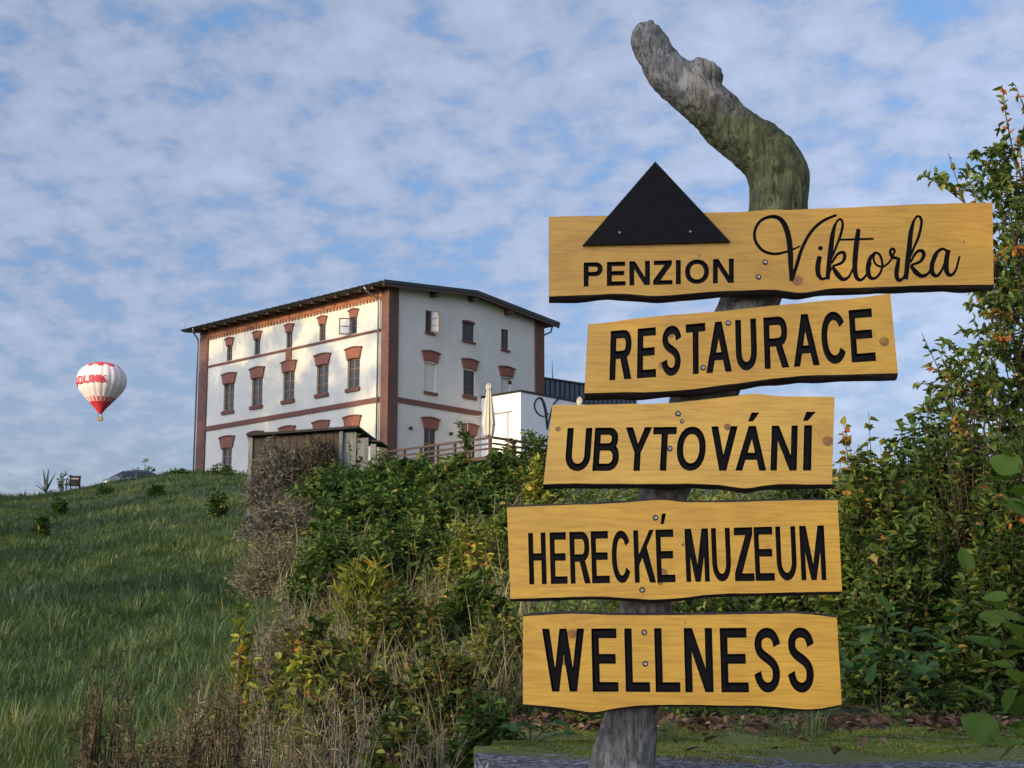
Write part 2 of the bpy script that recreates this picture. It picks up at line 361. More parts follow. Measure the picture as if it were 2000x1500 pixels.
# ---- brick corner pilasters, bands, cornice
for (a, b) in (((-.09, -.11, -2.5), (.0, .53, 9.8)), ((-.09, 17.03, -2.5), (.02, 17.92, 9.8))):
    MB().box(a, b).build('corner_pilaster', M['brick'], house)
MB().box((.003, -.11, -2.5), (.68, .0, 9.85)).build('corner_pilaster', M['brick'], house)
MB().box((12.48, -.11, -2.5), (13.3, .02, 9.85)).build('corner_pilaster', M['brick'], house)
MB().box((-.07, .53, 3.19), (0, 17.03, 3.49)).build('brick_band', M['brick_band'], house)
MB().box((-.06, .53, 7.32), (0, 17.03, 7.46)).build('brick_band', M['brick_band'], house)
MB().box((.68, -.07, 3.19), (7.64, 0, 3.49)).build('brick_band', M['brick_band'], house)
MB().box((-.075, 8.62, 6.55), (-.002, 9.14, 7.32)).build('brick_panel', M['brick_arch'], house)
co = MB().box((-.085, .53, 9.33), (0, 17.03, 9.80)).build('cornice', M['cornice'], house)
d = MB()
for k in range(56):
    y = .60 + k * .2945; d.box((-.083, y, 9.15), (0, y + .155, 9.33))
d.build('dentil_course', M['cornice'], co)
# ---- windows
def window(c, z0, z1, w, plane, rows, cols=2, mat='frame_wood', arch=True, sillz=None, aw=None, glass='glass'):
    "plane 'L' long wall (X=0), 'G' gable wall (Y=0)"
    P = (lambda u, d, z: (d, u, z)) if plane == 'L' else (lambda u, d, z: (u, d, z))
    dep = .155 if plane == 'L' else .125
    h = w / 2
    win = MB(); t = .075
    win.box(P(c - h, dep - .06, z0), P(c - h + t, dep, z1)).box(P(c + h - t, dep - .06, z0), P(c + h, dep, z1))
    win.box(P(c - h + t, dep - .06, z0), P(c + h - t, dep, z0 + t)).box(P(c - h + t, dep - .06, z1 - t), P(c + h - t, dep, z1))
    fr = win.build('window', M[mat], house)
    g = MB()
    for k in range(1, cols):
        u = c - h + w * k / cols; g.box(P(u - .045, dep - .058, z0 + t), P(u + .045, dep - .004, z1 - t))
    for k in range(1, rows):
        z = z0 + (z1 - z0) * k / rows; g.box(P(c - h + t, dep - .045, z - .022), P(c + h - t, dep - .006, z + .022))
    if g.v: g.build('glazing_bar', M[mat], fr)
    for i in range(cols):
        for j in range(rows):
            a, b = c - h + w * i / cols, c - h + w * (i + 1) / cols; e, f_ = z0 + (z1 - z0) * j / rows, z0 + (z1 - z0) * (j + 1) / rows
            MB().box(P(a + .05, dep - .03, e + .03), P(b - .05, dep - .012, f_ - .03)).build('pane', M[glass], fr)
    return fr
def arch_block(c, z0, z1, wb, wt, plane, th=.10, cap=True):
    "flared brick arch: curved underside and top, wider at the top, with a projecting cap course"
    P = (lambda u, d, z: (d, u, z)) if plane == 'L' else (lambda u, d, z: (u, d, z))
    N = 8; rise = .085; bot = []; top = []
    for k in range(N + 1):
        s = k / N * 2 - 1; bot.append((c + s * wb / 2, z0 + rise * .8 * (1 - s * s))); top.append((c + s * wt / 2, z1 - rise + rise * (1 - s * s)))
    poly = bot + top[::-1]
    v = [P(u, -th, z) for u, z in poly] + [P(u, 0.0, z) for u, z in poly]; n = len(poly); faces = []
    for k in range(N): faces.append((k, k + 1, n - 2 - k, n - 1 - k))
    faces += [(i, n + i, n + (i + 1) % n, (i + 1) % n) for i in range(n)]
    o = MB().add(v, faces).build('window_arch', M['brick_arch'], house)
    if cap:
        m = MB()
        for k in range(N):
            (u0, a0), (u1, a1) = top[k], top[k + 1]; e = .05
            su, eu = (u0 - (e if k == 0 else 0)), (u1 + (e if k == N - 1 else 0))
            q = [P(su, -th - .05, a0 + .003), P(eu, -th - .05, a1 + .003), P(eu, -th - .05, a1 + .075), P(su, -th - .05, a0 + .075)]
            r2 = [P(su, 0, a0 + .003), P(eu, 0, a1 + .003), P(eu, 0, a1 + .075), P(su, 0, a0 + .075)]
            m.add(q + r2, [(0, 1, 2, 3), (0, 4, 5, 1), (3, 2, 6, 7), (0, 3, 7, 4), (1, 5, 6, 2)])
        m.build('arch_cap', M['brick_band'], o)
    return o
def sill(c, z0, z1, w, plane):
    P = (lambda u, d, z: (d, u, z)) if plane == 'L' else (lambda u, d, z: (u, d, z))
    MB().box(P(c - w / 2, -.13, z0), P(c + w / 2, 0, z1)).build('window_sill', M['brick_band'], house)
for c in FC:
    window(c, 4.27, 6.03, 1.06, 'L', 3); arch_block(c, 5.98, 6.66, 1.12, 1.42, 'L'); sill(c, 4.06, 4.27, 1.22, 'L')
    window(c, .35, 1.90, 1.0, 'L', 3); arch_block(c, 1.86, 2.62, 1.12, 1.50, 'L'); sill(c, .15, .35, 1.2, 'L')
for k, c in enumerate(AC):
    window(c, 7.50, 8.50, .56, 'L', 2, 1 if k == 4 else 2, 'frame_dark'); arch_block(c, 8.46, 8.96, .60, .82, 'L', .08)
def casement(name, hinge, direction, width, z0, z1, mat, rows=2):
    "an opened casement leaf: hinge point and horizontal direction in the wall's plan"
    h = Vector((hinge[0], hinge[1], 0)); dv = Vector((direction[0], direction[1], 0)).normalized(); nv = Vector((-dv.y, dv.x, 0)); m = MB()
    def bar(a, b, e, f_):
        p = h + dv * a; q = h + dv * b
        m.prism([(p.x, p.y, e), (q.x, q.y, e), (q.x, q.y, f_), (p.x, p.y, f_)], nv * .045)
    bar(0, .055, z0, z1); bar(width - .055, width, z0, z1); bar(.055, width - .055, z0, z0 + .06); bar(.055, width - .055, z1 - .06, z1)
    for k in range(1, rows): z = z0 + (z1 - z0) * k / rows; bar(.055, width - .055, z - .02, z + .02)
    o = m.build(name, M[mat], house); p = h + dv * .06 + nv * .02; q = h + dv * (width - .06) + nv * .02
    MB().prism([(p.x, p.y, z0 + .06), (q.x, q.y, z0 + .06), (q.x, q.y, z1 - .06), (p.x, p.y, z1 - .06)], nv * .008).build('pane', M['glass_clear'], o)
def clear_glass():
    m, n, l, b = node_mat('clear_pane'); b.inputs['Base Color'].default_value = (.75, .78, .78, 1); b.inputs['Roughness'].default_value = .08
    b.inputs['Alpha'].default_value = .35; t = tex_noise(n, l, 2, 2); bump(n, l, b, t.outputs[0], .03, .01); return m
M['glass_clear'] = clear_glass()
casement('open_casement', (-.02, 3.28), (-.62, .55), .66, 7.50, 8.48, 'frame_dark')
# gable windows
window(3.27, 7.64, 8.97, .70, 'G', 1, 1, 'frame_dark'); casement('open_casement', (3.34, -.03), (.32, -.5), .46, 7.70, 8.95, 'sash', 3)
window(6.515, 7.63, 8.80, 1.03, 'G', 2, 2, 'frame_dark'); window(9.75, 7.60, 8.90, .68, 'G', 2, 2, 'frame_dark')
MB().prism([(5.93, -.05, 8.78), (7.10, -.05, 8.78), (7.0, -.05, 8.88), (6.515, -.05, 8.93), (6.03, -.05, 8.88)], (0, .049, 0)).build('window_arch', M['brick_band'], house)
sill(6.515, 7.53, 7.62, 1.15, 'G'); sill(3.27, 7.54, 7.63, .8, 'G'); sill(9.75, 7.50, 7.59, .78, 'G')
for c in (3.35, 6.63, 9.86): arch_block(c, 5.90, 6.52, 1.08, 1.38, 'G')
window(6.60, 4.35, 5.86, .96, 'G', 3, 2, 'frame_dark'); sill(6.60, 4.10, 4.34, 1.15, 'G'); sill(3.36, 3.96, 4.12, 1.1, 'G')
for c in (3.38, 6.66): arch_block(c, 1.93, 2.58, 1.06, 1.38, 'G')
window(3.38, -.7, 1.97, .96, 'G', 3, 2, 'frame_wood'); window(6.66, -.3, 1.97, .96, 'G', 3, 2, 'frame_wood')
# ---- roof: low gable, ridge along the long axis
def roof():
    X0, X1, Y0, Y1, T = -1.02, WX + .95, -.62, WY + .75, .17
    prof = [(X0, 9.93), (WX / 2, 10.66), (X1, 9.93)]
    v = []
    for y in (Y0, Y1):
        v += [(x, y, z) for x, z in prof] + [(x, y, z - T) for x, z in prof]
    fc = [(0, 1, 7, 6), (1, 2, 8, 7), (3, 9, 10, 4), (4, 10, 11, 5), (0, 6, 9, 3), (2, 5, 11, 8), (0, 3, 4, 1), (1, 4, 5, 2), (6, 7, 10, 9), (7, 8, 11, 10)]
    r = MB().add(v, fc).build('roof', M['roof'], house)
    for k in range(int((Y1 - Y0) / .6)):       # standing seams
        y = Y0 + .3 + k * .6; m = MB()
        for a, b in ((0, 1), (1, 2)):
            (xa, za), (xb, zb) = prof[a], prof[b]
            m.add([(xa, y, za + .002), (xb, y, zb + .002), (xb, y, zb + .035), (xa, y, za + .035), (xa, y + .03, za + .002), (xb, y + .03, zb + .002), (xb, y + .03, zb + .035), (xa, y + .03, za + .035)],
                  [(0, 1, 2, 3), (7, 6, 5, 4), (3, 2, 6, 7)])
        m.build('roof_seam', M['roof'], r)
    # boarded soffit and rafters under the long eave
    MB().add([(X0 + .03, Y0 + .03, 9.735), (-.02, Y0 + .03, 9.82), (-.02, Y1 - .03, 9.82), (X0 + .03, Y1 - .03, 9.735)], [(0, 1, 2, 3)]).build('soffit', M['eave_wood'], house)
    for k in range(17):
        y = .35 + k * 1.06
        MB().prism([(X0 + .08, y, 9.62), (-.09, y, 9.69), (-.09, y, 9.81), (X0 + .08, y, 9.73)], (0, .13, 0)).build('rafter', M['eave_wood'], house)
    # verge boards along the gable, purlin ends
    for (xa, za), (xb, zb) in ((prof[0], prof[1]), (prof[1], prof[2])):
        MB().prism([(xa, Y0 - .03, za - .34), (xb, Y0 - .03, zb - .34), (xb, Y0 - .03, zb - .02), (xa, Y0 - .03, za - .02)], (0, .06, 0)).build('verge_board', M['eave_wood'], house)
        MB().prism([(xa, Y0 - .07, za - .16), (xb, Y0 - .07, zb - .16), (xb, Y0 - .07, zb + .04), (xa, Y0 - .07, za + .04)], (0, .038, 0)).build('verge_flashing', M['roof'], house)
        MB().add([(xa, Y0 + .03, za - T - .004), (xb, Y0 + .03, zb - T - .004), (xb, -.005, zb - T - .004), (xa, -.005, za - T - .004)], [(3, 2, 1, 0)]).build('soffit', M['eave_wood'], house)
    for x in (3.4, 6.6, 9.8):
        z = 9.93 + (10.66 - 9.93) * (1 - abs(x - WX / 2) / (WX / 2 + 1)) - .20
        MB().box((x - .13, Y0 + .05, z - .36), (x + .13, .02, z - .02)).build('purlin_end', M['eave_wood'], house)
    # gutters (half round) and downpipes
    for xg in (X0 - .05, X1 + .05):
        m = MB(); N = 7; pts = [(math.cos(math.pi + math.pi * k / N) * .085, math.sin(math.pi + math.pi * k / N) * .085) for k in range(N + 1)]
        inn = [(p[0] * .86, p[1] * .86) for p in pts]; ring = pts + inn[::-1]; n = len(ring)
        v = [(xg + a, Y0 - .02, 9.88 + b) for a, b in ring] + [(xg + a, Y1 + .02, 9.88 + b) for a, b in ring]
        m.add(v, [(i, (i + 1) % n, n + (i + 1) % n, n + i) for i in range(n)] + [tuple(range(n))[::-1], tuple(range(n, 2 * n))])
        m.build('gutter', M['darkmetal'], house)
    MB().tube([(X0 - .05, .95, 9.80), (X0 + .05, .93, 9.62), (-.30, .75, 9.25), (-.16, .72, 9.0), (-.16, .72, -1.5)], .055, 8).build('downpipe', M['zinc'], house, True)
    MB().tube([(X0 - .05, 17.3, 9.80), (X0 + .05, 17.5, 9.62), (-.30, 17.85, 9.3), (-.16, 18.0, 9.0), (-.16, 18.0, -1.5)], .055, 8).build('downpipe', M['zinc'], house, True)
    MB().tube([(X1 + .05, .0, 9.80), (X1 + .02, .1, 9.45), (WX + .45, .15, 9.2), (WX + .2, .2, 9.0), (WX + .18, .2, -1.5)], .055, 8).build('downpipe', M['zinc'], house, True)
    for x, y, h in ((X0 + .2, Y0 + .1, 1.0), (X0 + .1, Y1 - .1, .9), (5.2, 1.2, 1.5)):
        z = 9.93 + (10.66 - 9.93) * (1 - abs(x - WX / 2) / (WX / 2 + 1)) - .02
        MB().tube([(x, y, z), (x - .02, y, z + h)], [.02, .008], 5).build('lightning_rod', M['zinc'], house)
roof()
# wall lamps
for (u, z) in ((1.77, 1.80), (5.05, 1.84)):
    MB().box((u - .07, -.16, z - .08), (u + .07, -.002, z + .08)).box((u - .05, -.14, z + .08), (u + .05, -.05, z + .10)).build('wall_lamp', M['darkmetal'], house)
MB().tube([(9.86, -.11, 5.80), (9.86, -.30, 5.78), (9.86, -.32, 5.62)], .03, 6).box((9.78, -.40, 5.42), (9.94, -.24, 5.62)).build('wall_lamp', M['darkmetal'], house)

# ---- white flat roofed extension and the sheet metal hall behind it
ext = empty('flat_roofed_extension', loc2world((7.64, -3.24, -1.5)), HEAD)
tag(ext, 'white flat roofed extension joined to the shaded gable of the guest house', 'building')
M['plaster_ext'] = simple('extension_plaster', (.80, .79, .77), (.72, .71, .69), 1.0, .9, bs=.05)
MB().box((0, 0, 0), (12.5, 3.22, 5.80)).build('wall', M['plaster_ext'], ext)
MB().box((-.04, -.04, 5.80), (12.54, 3.21, 5.93)).build('roof_edge', M['darkmetal'], ext)
# ------------------------------------------------------------------ lettering
def quadstrip(outer, inner): return [[outer[i], outer[i + 1], inner[i + 1], inner[i]] for i in range(len(outer) - 1)]
def arc(cx, cy, rx, ry, a0, a1, n=14, ex=2.0):
    o = []
    for k in range(n + 1):
        a = R(a0 + (a1 - a0) * k / n); c, s = math.cos(a), math.sin(a)
        o.append((cx + rx * math.copysign(abs(c) ** (2 / ex), c), cy + ry * math.copysign(abs(s) ** (2 / ex), s)))
    return o
def rect(x0, y0, x1, y1): return [(x0, y0), (x1, y0), (x1, y1), (x0, y1)]
def glyph(ch, sw, bh):
    "polygons of a bold grotesque capital in the unit square; sw stem width, bh bar height"
    P = []
    if ch in 'EÉ': P = [rect(0, 0, sw, 1), rect(0, 0, 1, bh), rect(0, 1 - bh, .97, 1), rect(0, .5 - bh / 2 + .02, .92, .5 + bh / 2 + .02)]
    elif ch == 'L': P = [rect(0, 0, sw, 1), rect(0, 0, 1, bh)]
    elif ch == 'H': P = [rect(0, 0, sw, 1), rect(1 - sw, 0, 1, 1), rect(0, .5 - bh / 2 + .03, 1, .5 + bh / 2 + .03)]
    elif ch in 'IÍ': P = [rect(0, 0, 1, 1)]
    elif ch == 'T': P = [rect(.5 - sw / 2, 0, .5 + sw / 2, 1), rect(0, 1 - bh, 1, 1)]
    elif ch == 'N': P = [rect(0, 0, sw, 1), rect(1 - sw, 0, 1, 1), [(0, 1), (sw * 1.12, 1), (1, 0), (1 - sw * 1.12, 0)]]
    elif ch == 'Z': P = [rect(0, 0, 1, bh), rect(.03, 1 - bh, .98, 1), [(0, bh), (0, bh * .9), (sw * 1.45, bh * .9), (.98, 1 - bh * .9), (.98, 1 - bh), (.98 - sw * 1.45, 1 - bh * .9)]]
    elif ch == 'M':
        q = sw * 1.05; P = [rect(0, 0, sw, 1), rect(1 - sw, 0, 1, 1), [(0, 1), (q * 1.25, 1), (.5 + q * .5, 0), (.5 - q * .5, 0)], [(1 - q * 1.25, 1), (1, 1), (.5 + q * .5, 0), (.5 - q * .5, 0)]]
    elif ch == 'W':
        q = sw * .98; a = .29; P = [[(0, 1), (q, 1), (a + q * .42, 0), (a - q * .5, 0)], [(a - q * .42, 0), (a + q * .5, 0), (.5 + q * .5, 1), (.5 - q * .5, 1)],
             [(.5 - q * .5, 1), (.5 + q * .5, 1), (1 - a + q * .42, 0), (1 - a - q * .5, 0)], [(1 - a - q * .42, 0), (1 - a + q * .5, 0), (1, 1), (1 - q, 1)]]
    elif ch == 'V': P = [[(0, 1), (sw * 1.1, 1), (.5 + sw * .55, 0), (.5 - sw * .55, 0)], [(1 - sw * 1.1, 1), (1, 1), (.5 + sw * .55, 0), (.5 - sw * .55, 0)]]
    elif ch in 'AÁ':
        P = [[(0, 0), (sw * 1.08, 0), (.5 + sw * .56, 1), (.5 - sw * .56, 1)], [(1 - sw * 1.08, 0), (1, 0), (.5 + sw * .56, 1), (.5 - sw * .56, 1)], rect(.2, .24, .8, .24 + bh * .95)]
    elif ch == 'Y': P = [rect(.5 - sw / 2, 0, .5 + sw / 2, .46), [(0, 1), (sw * 1.15, 1), (.5 + sw * .5, .42), (.5 - sw * .5, .42)], [(1 - sw * 1.15, 1), (1, 1), (.5 + sw * .5, .42), (.5 - sw * .5, .42)]]
    elif ch == 'K': P = [rect(0, 0, sw, 1), [(sw * .9, .30), (sw * .9, .52), (.78 - .02, 1), (1 - .03, 1)], [(.33, .56), (.33 + sw * 1.15, .70), (1, 0), (1 - sw * 1.25, 0)]]
    elif ch == 'O': P = quadstrip(arc(.5, .5, .5, .5, 0, 360, 40, 2.15), arc(.5, .5, .5 - sw, .5 - bh, 0, 360, 40, 2.15))
    elif ch == 'C': P = quadstrip(arc(.52, .5, .52, .5, 33, 327, 34, 2.15), arc(.52, .5, .52 - sw, .5 - bh, 33, 327, 34, 2.15))
    elif ch == 'U': P = [rect(0, .36, sw, 1), rect(1 - sw, .36, 1, 1)] + quadstrip(arc(.5, .37, .5, .37, 180, 360, 22, 2.1), arc(.5, .37, .5 - sw, .37 - bh, 180, 360, 22, 2.1))
    elif ch == 'D': P = [rect(0, 0, sw, 1), rect(0, 0, .5, bh), rect(0, 1 - bh, .5, 1)] + quadstrip(arc(.48, .5, .52, .5, -90, 90, 18, 2.2), arc(.48, .5, .52 - sw, .5 - bh, -90, 90, 18, 2.2))
    elif ch in 'PR':
        lo = .42; cy = (1 + lo) / 2; ry = (1 - lo) / 2; w = .97 if ch == 'R' else 1.0
        P = [rect(0, 0, sw, 1), rect(0, 1 - bh, .6, 1), rect(0, lo, .6, lo + bh)] + quadstrip(arc(.58, cy, w - .58, ry, -90, 90, 16, 2.3), arc(.58, cy, max(w - .58 - sw, .03), ry - bh, -90, 90, 16, 2.3))
        if ch == 'R': P.append([(.42, lo + bh * .6), (.42 + sw * 1.15, lo + bh * .6), (1, 0), (1 - sw * 1.22, 0)])
    elif ch == 'B':
        for lo, hi, w in ((.47, 1, .93), (0, .47 + bh, 1.0)):
            cy = (lo + hi) / 2; ry = (hi - lo) / 2
            P += [rect(0, lo, .56, lo + bh), rect(0, hi - bh, .56, hi)] + quadstrip(arc(.55, cy, w - .55, ry, -90, 90, 16, 2.3), arc(.55, cy, max(w - .55 - sw, .03), ry - bh, -90, 90, 16, 2.3))
        P.append(rect(0, 0, sw, 1))
    elif ch == 'S':
        ctr = [(.93, .735), (.90, .82), (.80, .90), (.66, .935), (.50, .945), (.33, .93), (.19, .88), (.115, .80), (.115, .71), (.18, .63), (.32, .575), (.5, .53), (.68, .48), (.83, .415), (.895, .32), (.885, .21), (.80, .12), (.66, .07), (.5, .055), (.33, .07), (.19, .13), (.10, .22), (.07, .30)]
        c = []
        for k in range(len(ctr) - 1):
            for t in (0, .5): c.append((ctr[k][0] * (1 - t) + ctr[k + 1][0] * t, ctr[k][1] * (1 - t) + ctr[k + 1][1] * t))
        c.append(ctr[-1]); c = np.array(c)
        for _ in range(3): c[1:-1] = (c[:-2] + 2 * c[1:-1] + c[2:]) / 4
        # rescale the centre line so that the pen fills the unit square
        c[:, 0] = sw / 2 + (c[:, 0] - c[:, 0].min()) / (c[:, 0].max() - c[:, 0].min()) * (1 - sw); c[:, 1] = bh / 2 + (c[:, 1] - c[:, 1].min()) / (c[:, 1].max() - c[:, 1].min()) * (1 - bh)
        t = np.gradient(c, axis=0); n = np.stack([-t[:, 1], t[:, 0]], 1); n /= np.linalg.norm(n, axis=1)[:, None]
        o = [tuple(p) for p in c + n * np.array([sw / 2, bh / 2])]; i = [tuple(p) for p in c - n * np.array([sw / 2, bh / 2])]; P = quadstrip(o, i)
    if ch in 'ÉÁÍ':
        if ch == 'Í': P.append([(-.15, 1.10), (.45, 1.10), (1.45, 1.30), (.25, 1.30)])
        else: P.append([(.36, 1.10), (.52, 1.10), (.72, 1.30), (.46, 1.30)] if ch == 'Á' else [(.30, 1.10), (.47, 1.10), (.62, 1.30), (.38, 1.30)])
    return P
def pen(points, widths, samples=10):
    "brush stroke through points (Catmull-Rom), as quads"
    p = np.array(points, float); w = np.array(widths, float) if not isinstance(widths, (int, float)) else np.full(len(p), float(widths))
    q = np.vstack([2 * p[0] - p[1], p, 2 * p[-1] - p[-2]]); C = []; Wd = []
    for i in range(len(p) - 1):
        a, b, c, d = q[i:i + 4]
        for t in np.linspace(0, 1, samples, endpoint=False):
            C.append(.5 * ((2 * b) + (-a + c) * t + (2 * a - 5 * b + 4 * c - d) * t * t + (-a + 3 * b - 3 * c + d) * t ** 3)); Wd.append(w[i] * (1 - t) + w[i + 1] * t)
    C.append(p[-1]); Wd.append(w[-1]); C = np.array(C); Wd = np.array(Wd); t = np.gradient(C, axis=0); n = np.stack([-t[:, 1], t[:, 0]], 1); n /= np.maximum(np.linalg.norm(n, axis=1), 1e-6)[:, None]
    return quadstrip([tuple(v) for v in C + n * Wd[:, None] / 2], [tuple(v) for v in C - n * Wd[:, None] / 2])
def union(polys, eps=1e-5):
    "union of (convex or nearly convex) polygons -> boundary loops with the inside on their left"
    V = []; Ed = []; Q = []
    for P in polys:
        a = sum(P[i][0] * P[(i + 1) % len(P)][1] - P[(i + 1) % len(P)][0] * P[i][1] for i in range(len(P)))
        if abs(a) < 1e-12: continue
        b = len(V); k = len(P); V += [Vector((float(x), float(y))) for x, y in P]; Ed += [(b + i, b + (i + 1) % k) for i in range(k)]; Q.append(np.array(P, float))
    r = delaunay_2d_cdt(V, Ed, [], 0, eps); vs_ = r[0]; pts = np.array([(v.x, v.y) for v in vs_]); T = np.array([f for f in r[2] if len(f) == 3], dtype=int); C = pts[T].mean(1); ins = np.zeros(len(C), bool)
    for P in Q:
        cnt = np.zeros(len(C), int)
        for (x0, y0), (x1, y1) in zip(P, np.roll(P, -1, 0)):
            if y0 == y1: continue
            m = (C[:, 1] >= min(y0, y1)) & (C[:, 1] < max(y0, y1)); cnt[m] += (C[m, 0] < x0 + (C[m, 1] - y0) * (x1 - x0) / (y1 - y0))
        ins |= cnt % 2 == 1
    ed = {}
    for f in T[ins]:
        f = [int(q) for q in f]; A, B, D = pts[f]
        if (B[0] - A[0]) * (D[1] - A[1]) - (B[1] - A[1]) * (D[0] - A[0]) < 0: f = f[::-1]
        for i in range(3): ed[(f[i], f[(i + 1) % 3])] = 1
    nxt = {}
    for (a, b) in ed:
        if (b, a) not in ed: nxt.setdefault(a, []).append(b)
    loops = []
    while nxt:
        s = next(iter(nxt)); cur = s; L = []
        while True:
            L.append(cur); o = nxt[cur]; b = o.pop()
            if not o: del nxt[cur]
            cur = b
            if cur == s or cur not in nxt: break
        if len(L) >= 3: loops.append(np.array([(vs_[i].x, vs_[i].y) for i in L]))
    out = []
    for L in loops:     # drop near duplicate points
        k = [0]
        for i in range(1, len(L)):
            if np.linalg.norm(L[i] - L[k[-1]]) > eps * 8: k.append(i)
        if len(k) >= 3 and np.linalg.norm(L[k[-1]] - L[k[0]]) < eps * 8: k = k[:-1]
        if len(k) >= 3: out.append(L[k])
    return out
def inset(L, d):
    n = len(L); out = []
    for i in range(n):
        a, b, c = L[i - 1], L[i], L[(i + 1) % n]
        e1 = (b - a) / max(np.linalg.norm(b - a), 1e-9); e2 = (c - b) / max(np.linalg.norm(c - b), 1e-9)
        n1 = np.array([-e1[1], e1[0]]); n2 = np.array([-e2[1], e2[0]]); m = n1 + n2; ml = np.linalg.norm(m)
        m = n1 if ml < 1e-6 else m / ml; k = max(m @ n1, .5); out.append(b + m * d / k)
    return np.array(out)
def fill(loops):
    "even-odd fill of 2d loops -> verts2d, faces (constrained triangulation, each triangle tested)"
    V = []; Ed = []
    for L in loops:
        b = len(V); k = len(L); V += [Vector((float(p[0]), float(p[1]))) for p in L]; Ed += [(b + i, b + (i + 1) % k) for i in range(k)]
    r = delaunay_2d_cdt(V, Ed, [], 0, 1e-7); P = np.array([(v.x, v.y) for v in r[0]]); T = np.array([f for f in r[2] if len(f) == 3], dtype=int)
    C = P[T].mean(1); cnt = np.zeros(len(C), int)
    for L in loops:
        A = np.asarray(L, float); B = np.roll(A, -1, 0)
        for (x0, y0), (x1, y1) in zip(A, B):
            if y0 == y1: continue
            m = (C[:, 1] >= min(y0, y1)) & (C[:, 1] < max(y0, y1))
            cnt[m] += (C[m, 0] < x0 + (C[m, 1] - y0) * (x1 - x0) / (y1 - y0))
    T = T[cnt % 2 == 1]
    return [tuple(p) for p in P], [tuple(t) for t in T]

